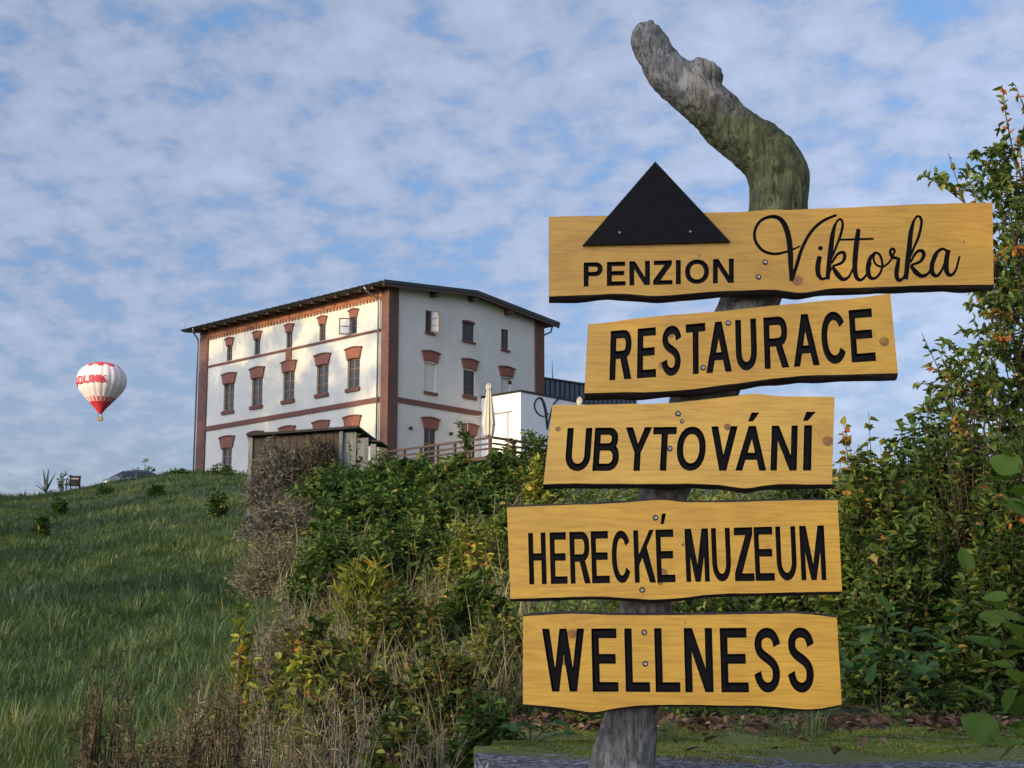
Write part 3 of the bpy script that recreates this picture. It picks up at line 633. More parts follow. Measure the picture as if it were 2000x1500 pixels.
# ------------------------------------------------------------------ signpost
def wood_mat(name, base, knots, seed, tone=1.0):
    "varnished pine: long grain along X, rings around the knots"
    m, n, l, b = node_mat(name); b.inputs['Roughness'].default_value = .42; b.inputs['Coat Weight'].default_value = .12; b.inputs['Coat Roughness'].default_value = .25
    tc = n.new('ShaderNodeTexCoord')
    def math_(op, a, c=None):
        q = n.new('ShaderNodeMath'); q.operation = op
        for i, v in enumerate((a, c)):
            if v is None: continue
            if isinstance(v, (int, float)): q.inputs[i].default_value = v
            else: l.new(v, q.inputs[i])
        return q.outputs[0]
    kn = None; swirl = None
    for (kx, kz, kr) in knots:
        d = n.new('ShaderNodeVectorMath'); d.operation = 'SUBTRACT'; l.new(tc.outputs['Object'], d.inputs[0]); d.inputs[1].default_value = (kx, 0, kz)
        s = n.new('ShaderNodeVectorMath'); s.operation = 'MULTIPLY'; l.new(d.outputs[0], s.inputs[0]); s.inputs[1].default_value = (1 / kr, 0, 1 / (kr * .92))
        ln = n.new('ShaderNodeVectorMath'); ln.operation = 'LENGTH'; l.new(s.outputs[0], ln.inputs[0])
        mr = n.new('ShaderNodeMapRange'); mr.interpolation_type = 'SMOOTHSTEP'; mr.inputs['From Min'].default_value = 1.05; mr.inputs['From Max'].default_value = .75; l.new(ln.outputs['Value'], mr.inputs['Value'])
        s2 = n.new('ShaderNodeVectorMath'); s2.operation = 'MULTIPLY'; l.new(d.outputs[0], s2.inputs[0]); s2.inputs[1].default_value = (1 / (kr * 3.2), 0, 1 / (kr * 1.7))
        l2 = n.new('ShaderNodeVectorMath'); l2.operation = 'DOT_PRODUCT'; l.new(s2.outputs[0], l2.inputs[0]); l.new(s2.outputs[0], l2.inputs[1])
        g = math_('POWER', 2.718, math_('MULTIPLY', l2.outputs['Value'], -1.0)); g = math_('MULTIPLY', g, kr * 2.4)
        kn = mr.outputs[0] if kn is None else math_('MAXIMUM', kn, mr.outputs[0]); swirl = g if swirl is None else math_('ADD', swirl, g)
    sp = n.new('ShaderNodeSeparateXYZ'); l.new(tc.outputs['Object'], sp.inputs[0])
    zc = sp.outputs[2] if swirl is None else math_('ADD', sp.outputs[2], swirl)
    cb = n.new('ShaderNodeCombineXYZ'); l.new(math_('MULTIPLY', sp.outputs[0], .75), cb.inputs[0]); l.new(math_('MULTIPLY', zc, 9.0), cb.inputs[2]); cb.inputs[1].default_value = seed
    t = n.new('ShaderNodeTexNoise'); t.inputs['Scale'].default_value = 2.2; t.inputs['Detail'].default_value = 3; t.inputs['Distortion'].default_value = .35; l.new(cb.outputs[0], t.inputs['Vector'])
    rings = math_('FRACT', math_('MULTIPLY', t.outputs[0], 7.0)); tri = math_('ABSOLUTE', math_('SUBTRACT', rings, .5))
    cb2 = n.new('ShaderNodeCombineXYZ'); l.new(math_('MULTIPLY', sp.outputs[0], 3.0), cb2.inputs[0]); l.new(math_('MULTIPLY', zc, 190.0), cb2.inputs[2]); cb2.inputs[1].default_value = seed
    fi = n.new('ShaderNodeTexNoise'); fi.inputs['Scale'].default_value = 1.0; fi.inputs['Detail'].default_value = 4; l.new(cb2.outputs[0], fi.inputs['Vector'])
    bl = tex_noise(n, l, 3.0, 4, .6, stretch=(1, 1, 1.6))
    c0 = tuple(v * tone for v in base)
    r = ramp(n, [(.0, tuple(v * q for v, q in zip(c0, (.86, .80, .68)))), (.28, tuple(v * q for v, q in zip(c0, (.97, .95, .92)))), (.5, c0)]); l.new(tri, r.inputs[0])
    rf = ramp(n, [(.3, (.88, .85, .80)), (.6, (1.03, 1.03, 1.03))]); l.new(fi.outputs[0], rf.inputs[0])
    rb = ramp(n, [(.3, (.84, .78, .70)), (.7, (1.10, 1.08, 1.04))]); l.new(bl.outputs[0], rb.inputs[0])
    def mul(a, c, f=1.0):
        x = n.new('ShaderNodeMix'); x.data_type = 'RGBA'; x.blend_type = 'MULTIPLY'; x.inputs['Factor'].default_value = f; l.new(a, x.inputs['A']); l.new(c, x.inputs['B']); return x.outputs['Result']
    c = mul(mul(r.outputs[0], rf.outputs[0], .8), rb.outputs[0], .9)
    if kn is not None:
        kc = n.new('ShaderNodeMix'); kc.data_type = 'RGBA'; l.new(math_('MULTIPLY', kn, .97), kc.inputs['Factor']); l.new(c, kc.inputs['A'])
        kr_ = ramp(n, [(.35, tuple(v * q for v, q in zip(base, (.24, .17, .2)))), (.65, tuple(v * q for v, q in zip(base, (.52, .36, .32))))]); kt = tex_noise(n, l, 45, 3); l.new(kt.outputs[0], kr_.inputs[0]); l.new(kr_.outputs[0], kc.inputs['B']); c = kc.outputs['Result']
    l.new(c, b.inputs['Base Color']); bump(n, l, b, fi.outputs[0], .12, .002); return m
def bark_edge():
    m, n, l, b = node_mat('charred_bark_edge'); b.inputs['Roughness'].default_value = .8
    t = tex_noise(n, l, 14, 6, .65, stretch=(.5, 2, 2)); r = ramp(n, [(.36, (.014, .010, .009)), (.58, (.045, .026, .018)), (.74, (.20, .115, .06))]); l.new(t.outputs[0], r.inputs[0]); l.new(r.outputs[0], b.inputs['Base Color']); bump(n, l, b, t.outputs[0], .6, .01); return m
M['bark_edge'] = bark_edge()
M['screw'] = simple('screw_steel', (.62, .60, .52), (.42, .40, .34), 60, .35, .9)
M['washer'] = simple('washer_dark', (.03, .028, .025), (.02, .018, .016), 60, .5, .4)
def trunk_mat():
    m, n, l, b = node_mat('weathered_wood'); b.inputs['Roughness'].default_value = .9
    t = tex_noise(n, l, 7, 8, .68, dist=.5); r = ramp(n, [(.30, (.045, .043, .037)), (.47, (.15, .142, .122)), (.62, (.26, .25, .22)), (.8, (.42, .40, .36))]); l.new(t.outputs[0], r.inputs[0])
    f = tex_noise(n, l, 1.0, 6, .7, stretch=(45, 45, 9), dist=1.2); rf = ramp(n, [(.36, (.42, .40, .38)), (.50, (1, 1, 1))]); l.new(f.outputs[0], rf.inputs[0])
    mx = n.new('ShaderNodeMix'); mx.data_type = 'RGBA'; mx.blend_type = 'MULTIPLY'; mx.inputs['Factor'].default_value = .85; l.new(r.outputs[0], mx.inputs['A']); l.new(rf.outputs[0], mx.inputs['B'])
    # green algae on the upper limb
    g = tex_noise(n, l, 2.6, 5, .6); tc = n.new('ShaderNodeTexCoord'); sp = n.new('ShaderNodeSeparateXYZ'); l.new(tc.outputs['Object'], sp.inputs[0])
    mr = n.new('ShaderNodeMapRange'); mr.inputs['From Min'].default_value = 1.85; mr.inputs['From Max'].default_value = 2.1; mr.inputs['To Min'].default_value = -.4; mr.inputs['To Max'].default_value = .18; l.new(sp.outputs[2], mr.inputs['Value'])
    m2 = n.new('ShaderNodeMapRange'); m2.inputs['From Min'].default_value = 2.42; m2.inputs['From Max'].default_value = 2.65; m2.inputs['To Min'].default_value = 0; m2.inputs['To Max'].default_value = .4; l.new(sp.outputs[2], m2.inputs['Value'])
    a = n.new('ShaderNodeMath'); a.operation = 'ADD'; l.new(g.outputs[0], a.inputs[0]); l.new(mr.outputs[0], a.inputs[1]); s_ = n.new('ShaderNodeMath'); s_.operation = 'SUBTRACT'; l.new(a.outputs[0], s_.inputs[0]); l.new(m2.outputs[0], s_.inputs[1])
    gf = ramp(n, [(.42, (0, 0, 0)), (.64, (.95, .95, .95))]); l.new(s_.outputs[0], gf.inputs[0]); mg = n.new('ShaderNodeMix'); mg.data_type = 'RGBA'; mg.blend_type = 'MULTIPLY'
    l.new(gf.outputs[0], mg.inputs['Factor']); l.new(mx.outputs['Result'], mg.inputs['A']); mg.inputs['B'].default_value = (.50, .56, .22, 1)
    l.new(mg.outputs['Result'], b.inputs['Base Color'])
    h = n.new('ShaderNodeMath'); h.operation = 'ADD'; l.new(t.outputs[0], h.inputs[0]); l.new(rf.outputs[0], h.inputs[1]); bump(n, l, b, h.outputs[0], .7, .012); return m
M['trunk'] = trunk_mat()

BY = 5.66                                                   # front plane of the boards
post = empty('signpost', (at(1215, 1500, 5.84)[0], 5.84, SLAB_Z))
tag(post, 'crooked tree trunk signpost carrying five yellow wooden boards with carved black lettering', 'signpost')
PO = np.array(post.location)
def build_trunk():
    Yc = 5.845
    st = [(1205, 1545, 66), (1216, 1490, 62), (1226, 1440, 58), (1236, 1390, 54), (1247, 1300, 51), (1261, 1185, 49), (1275, 1080, 47), (1295, 965, 46), (1330, 870, 50), (1375, 775, 57), (1421, 680, 58), (1467, 590, 57), (1497, 500, 57), (1519, 420, 58), (1520, 385, 58),
          (1519, 345, 60), (1503, 306, 59), (1460, 274, 53), (1420, 242, 48), (1383, 207, 47), (1342, 172, 46), (1303, 138, 42), (1282, 112, 37), (1266, 86, 37), (1264, 64, 32), (1266, 52, 20)]
    stub = [(1338, 182, 46), (1370, 152, 40), (1386, 132, 34)]; elbow = [(1520, 335, 54), (1543, 314, 42)]; nub = [(1310, 118, 26), (1318, 108, 12)]; spike = [(1268, 60, 16), (1271, 38, 7)]
    mb = MB()
    def chain(s, n=20):
        pts = []; rad = []
        for i, (x, y, r) in enumerate(s):
            p = at(x, y, Yc); d = at(x + r, y, Yc); pts.append(p - PO); rad.append(float(d[0] - p[0]))
        # densify
        P2, R2 = [], []
        for i in range(len(pts) - 1):
            for t in (0, .25, .5, .75): P2.append(pts[i] * (1 - t) + pts[i + 1] * t); R2.append(rad[i] * (1 - t) + rad[i + 1] * t)
        P2.append(pts[-1]); R2.append(rad[-1]); P2 = np.array(P2); R2 = np.array(R2)
        for _ in range(2): P2[1:-1] = (P2[:-2] + 2 * P2[1:-1] + P2[2:]) / 4; R2[1:-1] = (R2[:-2] + 2 * R2[1:-1] + R2[2:]) / 4
        mb.tube(list(P2), list(map(float, R2)), n)
    chain(st); chain(stub); chain(elbow); chain(nub, 12); chain(spike, 10)
    me = mesh_from('raw', mb.v, mb.f, M['trunk']); ob = bpy.data.objects.new('raw', me); COL.objects.link(ob)
    rm = ob.modifiers.new('r', 'REMESH'); rm.mode = 'VOXEL'; rm.voxel_size = .0062
    sm = ob.modifiers.new('s', 'SMOOTH'); sm.factor = .5; sm.iterations = 6
    dg = bpy.context.evaluated_depsgraph_get(); me2 = bpy.data.meshes.new_from_object(ob.evaluated_get(dg)); bpy.data.objects.remove(ob); me2.name = 'trunk'
    n = len(me2.vertices); co = np.empty(n * 3, np.float32); me2.vertices.foreach_get('co', co); co = co.reshape(-1, 3); no = np.empty(n * 3, np.float32); me2.vertices.foreach_get('normal', no); no = no.reshape(-1, 3)
    disp = np.empty(n)
    kn = [(at(1208, 1412, Yc - .11) - PO, .035, .016), (at(1268, 122, Yc - .09) - PO, .022, -.03), (at(1322, 160, Yc - .09) - PO, .014, -.015), (at(1517, 325, Yc - .12) - PO, .02, .02), (at(1288, 64, Yc - .07) - PO, .016, -.015), (at(1394, 187, Yc - .09) - PO, .016, .014), (at(1505, 392, Yc - .12) - PO, .03, -.014), (at(1566, 322, Yc - .1) - PO, .014, -.012), (at(1575, 360, Yc - .1) - PO, .012, -.01)]
    for i in range(n):
        p = Vector(co[i]); q = Vector((p.x * 9, p.y * 9, p.z * 4))
        d = .012 * noise.noise(q * .7) + .007 * noise.noise(q * 1.9) + .004 * noise.noise(q * 4.5) + .004 * noise.noise(Vector((p.x * 60, p.y * 60, p.z * 9)))
        c = noise.noise(Vector((p.x * 24, p.y * 24, p.z * 2.4)) + Vector((3, 1, 2)))
        if abs(c) < .045: d -= .007 * (1 - abs(c) / .045)
        for k, r, h in kn:
            e = (p.x - k[0]) ** 2 + (p.y - k[1]) ** 2 + (p.z - k[2]) ** 2
            if e < r * r * 6: d += h * math.exp(-e / (r * r))
        disp[i] = d
    co = co + no * disp[:, None]
    me2.vertices.foreach_set('co', co.astype(np.float32).ravel()); me2.polygons.foreach_set('use_smooth', np.ones(len(me2.polygons), dtype=bool)); me2.materials.clear(); me2.materials.append(M['trunk']); me2.update()
    link('trunk', me2, post)
build_trunk()

def edge_line(pts, seed, amp=.0016, step=9):
    "densify a traced edge (pixels) and give it a little roughness, in board plane coordinates (x, z)"
    out = []
    for (a, b) in zip(pts, pts[1:]):
        k = max(1, int(abs(b[0] - a[0]) / step))
        for t in np.linspace(0, 1, k, endpoint=False): out.append((a[0] * (1 - t) + b[0] * t, a[1] * (1 - t) + b[1] * t))
    out.append(pts[-1]); w = [at(x, y, BY) for x, y in out]; w = np.array([(p[0], p[2]) for p in w])
    for _ in range(3): w[1:-1] = (w[:-2] + 2 * w[1:-1] + w[2:]) / 4
    for i in range(1, len(w) - 1): w[i, 1] += amp * noise.noise(Vector((w[i, 0] * 11, seed, 0))) + amp * .5 * noise.noise(Vector((w[i, 0] * 40, seed, 3)))
    return w
def screw(px, py, parent, y=-.001, r=.0085, dark=True):
    p = at(px, py, BY); m = MB(); N = 14
    def ring(r0, r1, y0, y1, mi):
        m.add([(p[0] - PO[0] + math.cos(2 * math.pi * k / N) * r_, y_, p[2] - PO[2] + math.sin(2 * math.pi * k / N) * r_) for r_, y_ in ((r0, y0), (r1, y1)) for k in range(N)], [(k, (k + 1) % N, N + (k + 1) % N, N + k) for k in range(N)], mi)
    b = BY - PO[1] + y
    ring(r * 1.35, r * 1.2, b, b - .002, 1); ring(r * 1.2, r * .8, b - .002, b - .0025, 1); ring(r * .8, r * .62, b - .0025, b - .0045, 0); ring(r * .62, r * .25, b - .0045, b - .004, 0); ring(r * .25, .0001, b - .004, b - .0015, 1)
    m.build('screw', [M['screw'], M['washer']], parent)
def board(label, top, bot, text, seed, knots, tone, rows=None, extra=None, bark_top=.006, bark_bot=.016, base=(.77, .425, .038)):
    th = .046
    T = edge_line(top, seed); B = edge_line(bot, seed + 5.5)          # left to right
    off = np.array([PO[0], PO[2]]); T = T - off; B = B - off; y0 = BY - PO[1]
    kp = [(at(x, y, BY)[0] - PO[0], at(x, y, BY)[2] - PO[2], r / 540.) for x, y, r in knots]
    wm = wood_mat('pine_board_%d' % int(seed), base, kp, seed, tone)
    loops = []; letters = []
    for ch, polys, ins in text:
        lp = union([[(p[0], p[1]) for p in P] for P in polys]); loops += lp; letters.append((ch, lp, ins))
    outline = np.vstack([B, T[::-1]])
    fv, ff = fill([outline] + loops)
    V = [(x, y0, z) for x, z in fv]; Fc = []; Mi = []
    for f in ff:
        a, b_, c = [np.array(V[i]) for i in f[:3]]
        nrm = np.cross(b_ - a, c - a); Fc.append(f if nrm[1] < 0 else f[::-1]); Mi.append(0)
    # waney edge: rings from the front outline to a wider back outline
    nB = len(B); n = len(outline); rings = [outline]
    for dep, ft in ((.10, .25), (.45, .75), (1.0, 1.0)):
        o = outline.copy()
        for i in range(n):
            w = 1 + .45 * noise.noise(Vector((o[i, 0] * 9, seed, dep * 3)))
            o[i, 1] += (-bark_bot * w if i < nB else bark_top * w) * ft
        rings.append(o)
    deps = [0, .10, .45, 1.0]; base_i = len(V)
    for o, d_ in zip(rings, deps): V += [(x, y0 + th * d_, z) for x, z in o]
    for k in range(3):
        for i in range(n):
            j = (i + 1) % n; side = (i == nB - 1 or i == n - 1)
            Fc.append((base_i + k * n + i, base_i + k * n + j, base_i + (k + 1) * n + j, base_i + (k + 1) * n + i)); Mi.append(2 if side else 1)
    Fc.append(tuple(base_i + 3 * n + i for i in range(n - 1, -1, -1))); Mi.append(0)
    me = mesh_from('board', V, Fc, [wm, M['bark_edge'], M['endgrain']], Mi); o = link('board', me, post); o['label'] = label
    for ch, lp, ins in letters:
        V = []; Fc = []; D = .013; fl = []
        for L in lp:
            I = inset(L, ins); b_ = len(V); k = len(L); V += [(x, y0, z) for x, z in L] + [(x, y0 + D, z) for x, z in I]
            Fc += [(b_ + i, b_ + (i + 1) % k, b_ + k + (i + 1) % k, b_ + k + i) for i in range(k)]; fl.append(I)
        v2, f2 = fill(fl); b_ = len(V); V += [(x, y0 + D, z) for x, z in v2]; Fc += [tuple(i + b_ for i in f) for f in f2]
        link('letter', mesh_from('letter', V, Fc, M['black']), o)
    return o
M['endgrain'] = simple('end_grain', (.36, .22, .08), (.22, .12, .05), 30, .7)
def line_text(s, xr, q, sw_px, bh_frac, zoom):
    "capitals placed by their left and right edges (zoomed pixels), inside the quad q = (TL, TR, BL, BR)"
    ox, oy, sc = zoom; TL, TR, BL, BR = [np.array(p, float) for p in q]; out = []
    x0 = (TL[0] + BL[0]) / 2; x1 = (TR[0] + BR[0]) / 2
    for ch, (a, b) in zip(s, xr):
        a = ox + a / sc; b = ox + b / sc; w = b - a; sw = min(sw_px / w, .6); polys = []
        for P in glyph(ch, 1.0 if ch in 'IÍ' else sw, bh_frac):
            Q = []
            for gx, gy in P:
                s_ = (a + gx * w - x0) / (x1 - x0); p = (TL * (1 - s_) + TR * s_) * gy + (BL * (1 - s_) + BR * s_) * (1 - gy)
                v = at(p[0], p[1], BY); Q.append((v[0] - PO[0], v[2] - PO[2]))
            polys.append(Q)
        out.append((ch, polys, .30 * sw_px / 540.))
    return out
Z3, Z4, Z5, Z6 = (1050, 370, 4.4444), (1450, 370, 3.9216), (1120, 560, 3.0303), (980, 940, 2.9412)
def script_text():
    sx, sy, sc = Z4; out = []
    dot = [(598 + 19 * math.cos(a), 450 + 17 * math.sin(a)) for a in np.linspace(0, 2 * math.pi, 16, endpoint=False)]
    groups = [
        ([(445, 433), (360, 470), (250, 494), (160, 470), (105, 405), (93, 330), (130, 250), (200, 212), (268, 215), (318, 262), (350, 350), (365, 450), (370, 560), (374, 702)], [10, 14, 18, 20, 20, 19, 18, 20, 26, 34, 36, 36, 34, 22]),
        ([(374, 700), (408, 605), (458, 450), (530, 320), (620, 240), (722, 195)], [26, 24, 22, 20, 20, 15]),
        ([(592, 512), (578, 590), (583, 655), (612, 686), (650, 668), (682, 600)], [30, 34, 30, 20, 15, 14]),
        ([(712, 262), (690, 350), (676, 470), (662, 590), (652, 690)], [18, 30, 34, 32, 28]),
        ([(700, 300), (728, 240), (755, 230), (768, 270), (752, 350), (718, 440), (682, 530)], [16, 14, 16, 18, 18, 16, 14]),
        ([(684, 565), (728, 498), (768, 482), (784, 512), (762, 560), (690, 588)], [14, 18, 22, 24, 20, 14]),
        ([(690, 590), (728, 650), (768, 688), (812, 672), (852, 600)], [20, 34, 26, 16, 14]),
        ([(890, 302), (876, 400), (864, 520), (862, 620), (880, 682), (916, 690), (958, 640), (985, 560)], [26, 34, 34, 32, 26, 18, 15, 14]),
        ([(742, 386), (870, 382), (1006, 378)], [13, 14, 14]),
        ([(1022, 478), (978, 530), (962, 605), (974, 668), (1012, 682), (1052, 645), (1072, 580), (1058, 512), (1026, 486), (1004, 520), (1024, 575), (1075, 592), (1122, 560), (1150, 515)], [16, 26, 32, 28, 18, 16, 16, 16, 15, 14, 14, 14, 14, 14]),
        ([(1150, 515), (1166, 470), (1148, 454), (1132, 478), (1148, 518), (1190, 526)], [14, 16, 16, 18, 20, 18]),
        ([(1198, 522), (1186, 600), (1180, 660), (1200, 696), (1236, 672), (1262, 600)], [22, 30, 30, 24, 16, 14]),
        ([(1312, 240), (1290, 330), (1278, 450), (1264, 570), (1252, 690)], [18, 30, 34, 34, 28]),
        ([(1300, 280), (1330, 212), (1362, 214), (1372, 262), (1350, 360), (1316, 440), (1284, 520)], [16, 14, 17, 18, 18, 16, 14]),
        ([(1286, 560), (1330, 484), (1372, 470), (1390, 500), (1362, 552), (1290, 580)], [14, 18, 24, 26, 20, 14]),
        ([(1290, 582), (1328, 634), (1376, 664), (1424, 642), (1456, 580), (1490, 500)], [20, 34, 26, 17, 15, 14]),
        ([(1572, 478), (1532, 456), (1484, 492), (1454, 570), (1456, 640), (1492, 662), (1532, 610), (1564, 520)], [18, 18, 24, 30, 30, 20, 16, 15]),
        ([(1578, 462), (1562, 550), (1564, 625), (1592, 658), (1632, 622), (1664, 512)], [28, 34, 32, 22, 15, 13])]
    polys = []
    for pts, w in groups:
        for P in pen(pts, [q * 1.2 for q in w]): polys.append(P)
    polys.append(dot); conv = []
    for P in polys:
        Q = []
        for x, y in P: v = at(sx + x / sc, sy + y / sc, BY); Q.append((v[0] - PO[0], v[2] - PO[2]))
        conv.append(Q)
    return [('Viktorka', conv, .0011)]
b1 = board('top board, penzion carved left and a flowing script name right',
    [(1072.5, 423), (1140, 422), (1185, 421.8), (1380.8, 415), (1450, 414), (1475.5, 412), (1501, 409), (1516, 408), (1534, 411), (1552, 409.5), (1679.5, 404.4), (1781.5, 399.3), (1938.3, 395.5)],
    [(1072.5, 579), (1140, 576), (1207.5, 573), (1230, 574), (1263.8, 578), (1297.5, 578), (1365, 571.5), (1432, 568), (1501, 565), (1534, 568), (1559.6, 573), (1582.6, 570.4), (1603, 565.5), (1628.5, 563), (1705, 561), (1832.5, 556), (1940.9, 556)],
    line_text('PENZION', [(400, 565), (602, 765), (797, 975), (1003, 1170), (1200, 1243), (1280, 1488), (1522, 1703)], [(1140, 512.9), (1433.2, 505), (1140, 559.7), (1433.2, 552.7)], 9.6, .185, Z3) + script_text(),
    1, [(1558, 548, 13), (1503, 402, 7), (1706, 450, 2), (1883, 472, 3), (1366, 500, 3)], .80)
b2 = board('second board from the top, restaurace, tilted up to the right',
    [(1149.7, 633.3), (1199, 628.6), (1258.6, 619.4), (1291.6, 616.8), (1407, 607.9), (1516, 596.3), (1615, 587), (1681, 581.5), (1738.8, 573.2)],
    [(1141.5, 767.9), (1219, 766.3), (1285, 765.3), (1351, 759.7), (1433.5, 749.8), (1499.5, 739.9), (1582, 733.3), (1681, 730.6), (1754, 729)],
    line_text('RESTAURACE', [(217, 347), (378, 490), (520, 640), (665, 782), (785, 935), (960, 1085), (1128, 1272), (1298, 1450), (1468, 1612), (1638, 1780)], [(1194.3, 646.5), (1699.8, 602.2), (1191.6, 743), (1707.4, 705.2)], 11.5, .165, Z5),
    2, [(1727, 667, 11), (1294, 713, 9), (1310, 655, 7)], .92, bark_top=.002, bark_bot=.019)
b3 = board('third board, ubytovani, with a pointed bump on its upper edge',
    [(1079, 791), (1120, 791), (1219, 789.4), (1314.7, 787), (1400.5, 777.8), (1443.4, 772.9), (1460, 767.9), (1483, 768.6), (1516, 773.8), (1630, 775.2)],
    [(1061, 946), (1120, 944.5), (1218, 945), (1354, 945), (1405, 946.8), (1456, 955.3), (1490, 948.5), (1524, 945), (1625, 946)],
    line_text('UBYTOVÁNÍ', [(-44, 104), (120, 272), (302, 460), (467, 606), (612, 783), (810, 968), (963, 1145), (1170, 1325), (1362, 1410)], [(1111, 836), (1584, 830.6), (1105, 920), (1582, 919)], 12.5, .17, Z5),
    3, [(1617, 862, 12), (1421, 834, 8), (1090, 838, 6)], 1.0, bark_top=.002, bark_bot=.013, base=(.77, .445, .062))
b4 = board('fourth board from the top, herecke muzeum',
    [(990, 991), (1082, 987), (1184, 984), (1252, 979), (1286, 976.5), (1313, 976.5), (1323, 980.8), (1422, 981), (1524, 977.5), (1636, 976.5)],
    [(997, 1169.5), (1082, 1167), (1184, 1164.4), (1218, 1167), (1269, 1171.9), (1320, 1169.5), (1371, 1162.7), (1422, 1159.3), (1524, 1157.6), (1644.7, 1154.9)],
    line_text('HERECKÉMUZEUM', [(155, 255), (278, 375), (392, 508), (515, 617), (632, 740), (760, 882), (888, 993), (1055, 1190), (1207, 1315), (1335, 1447), (1452, 1563), (1577, 1692), (1715, 1858)], [(1032.7, 1041), (1606.6, 1026), (1035.4, 1141.3), (1611.7, 1132.8)], 9.6, .145, Z6),
    4, [(1334, 1064, 4), (1293, 1120, 12), (1290, 1138, 6), (1500, 1068, 2)], 1.0, bark_top=.010, bark_bot=.009)
b5 = board('lowest board, wellness',
    [(1021.5, 1204), (1065, 1201), (1116, 1198), (1167, 1200), (1218, 1202), (1309.8, 1201.5), (1388, 1200.5), (1490, 1199.5), (1551, 1197.5), (1592, 1201), (1634.5, 1206)],
    [(1021.5, 1375.9), (1082, 1380.3), (1122.8, 1386), (1153.4, 1391.5), (1163.6, 1391.5), (1201, 1383.7), (1252, 1376.9), (1320, 1375.9), (1490, 1378.6), (1537.6, 1382), (1571.6, 1386), (1609, 1383.7), (1644, 1376.2)],
    line_text('WELLNESS', [(235, 478), (518, 667), (708, 848), (880, 1022), (1050, 1213), (1257, 1415), (1447, 1603), (1640, 1797)], [(1060, 1228), (1586, 1225.6), (1063, 1350.7), (1590, 1353)], 14.5, .155, Z6),
    5, [(1118, 1238, 11), (1105, 1292, 9), (1338, 1216, 2)], 1.0, bark_top=.010, bark_bot=.008)
for b, sc in ((b1, [(1494, 512), (1481, 541)]), (b2, [(1422, 631), (1373, 718)]), (b3, [(1324, 808), (1308, 876), (1332, 823)]), (b4, [(1254, 1152), (1280, 1011)]), (b5, [(1258, 1235), (1260, 1296)])):
    for k, (x, y) in enumerate(sc): screw(x, y, b, r=.006 if k == 2 else .0078)
tri = [at(x, y, BY)[[0, 2]] - PO[[0, 2]] for x, y in ((1138, 481), (1425, 474), (1279, 318))]
tp = MB().prism([(p[0], BY - PO[1] - .017, p[1]) for p in tri], (0, .0165, 0)).build('triangle_plaque', M['black'], b1); tp['label'] = 'black triangular plaque on the top board'
for x, y in ((1209, 457), (1347, 455)): screw(x, y, b1, y=-.018, r=.005)

# large script V on the extension wall, built as thin black metal relief
def wall_script():
    zc = 7.895
    def loc(x, y):
        r = ray(980 + x / zc, 710 + y / zc); c, s = math.cos(HEAD), math.sin(HEAD); nrm = np.array([-s, c, 0]); o = loc2world((0, -3.24, 0)) - np.array([0, 0, CAMZ])
        p = r * ((o @ nrm) / (r @ nrm)) + np.array([0, 0, CAMZ]); d = p - np.array(ext.location); return (d[0] * c + d[1] * s, d[2])
    g = [([(720, 770), (640, 812), (560, 780), (505, 690), (510, 590), (570, 528), (620, 560), (655, 660), (680, 800), (697, 1020)], [10, 14, 16, 16, 16, 20, 30, 34, 32, 16]), ([(697, 1010), (730, 860), (790, 640), (870, 545), (960, 500)], [16, 16, 16, 18, 14])]
    polys = []
    for pts, w in g:
        for P in pen(pts, w, 6): polys.append([loc(*p) for p in P])
    L = union(polys); v, f = fill(L); m = MB(); m.add([(x, -.05, z) for x, z in v], f)
    for l_ in L: n = len(l_); m.add([(x, -.05, z) for x, z in l_] + [(x, -.004, z) for x, z in l_], [(i, (i + 1) % n, n + (i + 1) % n, n + i) for i in range(n)])
    o = m.build('letter', M['darkmetal'], ext); o['label'] = 'black script capital on the extension wall'
wall_script()
# ------------------------------------------------------------------ small buildings and furniture on the hill
# terrace: deck plate, posts and rails along the lit side and the front
TC = (-.1, -8.3); TZL = -.72
terrace = empty('terrace_railing', loc2world((TC[0], 0, TZL)), HEAD)
tag(terrace, 'brown wooden railing of the terrace in front of the shaded gable', 'railing')
for z0, z1 in ((.90, 1.02), (.60, .69), (.34, .43)):
    MB().box((-.05, -8.30, z0), (.05, -.15, z1)).build('rail', M['deckwood'], terrace)
    MB().box((.06, -8.35, z0 - .002), (9.5, -8.25, z1 - .002)).build('rail', M['deckwood'], terrace)
for k in range(7): MB().box((-.065, -8.2 + k * 1.32, -.6), (.065, -8.07 + k * 1.32, .90)).build('railing_post', M['deckwood'], terrace)
for k in range(5): MB().box((1.6 + k * 1.8, -8.37, -.6), (1.73 + k * 1.8, -8.24, .90)).build('railing_post', M['deckwood'], terrace)
MB().box((-.15, -8.4, -.22), (13.5, -.12, -.02)).build('deck', M['deckwood'], terrace)
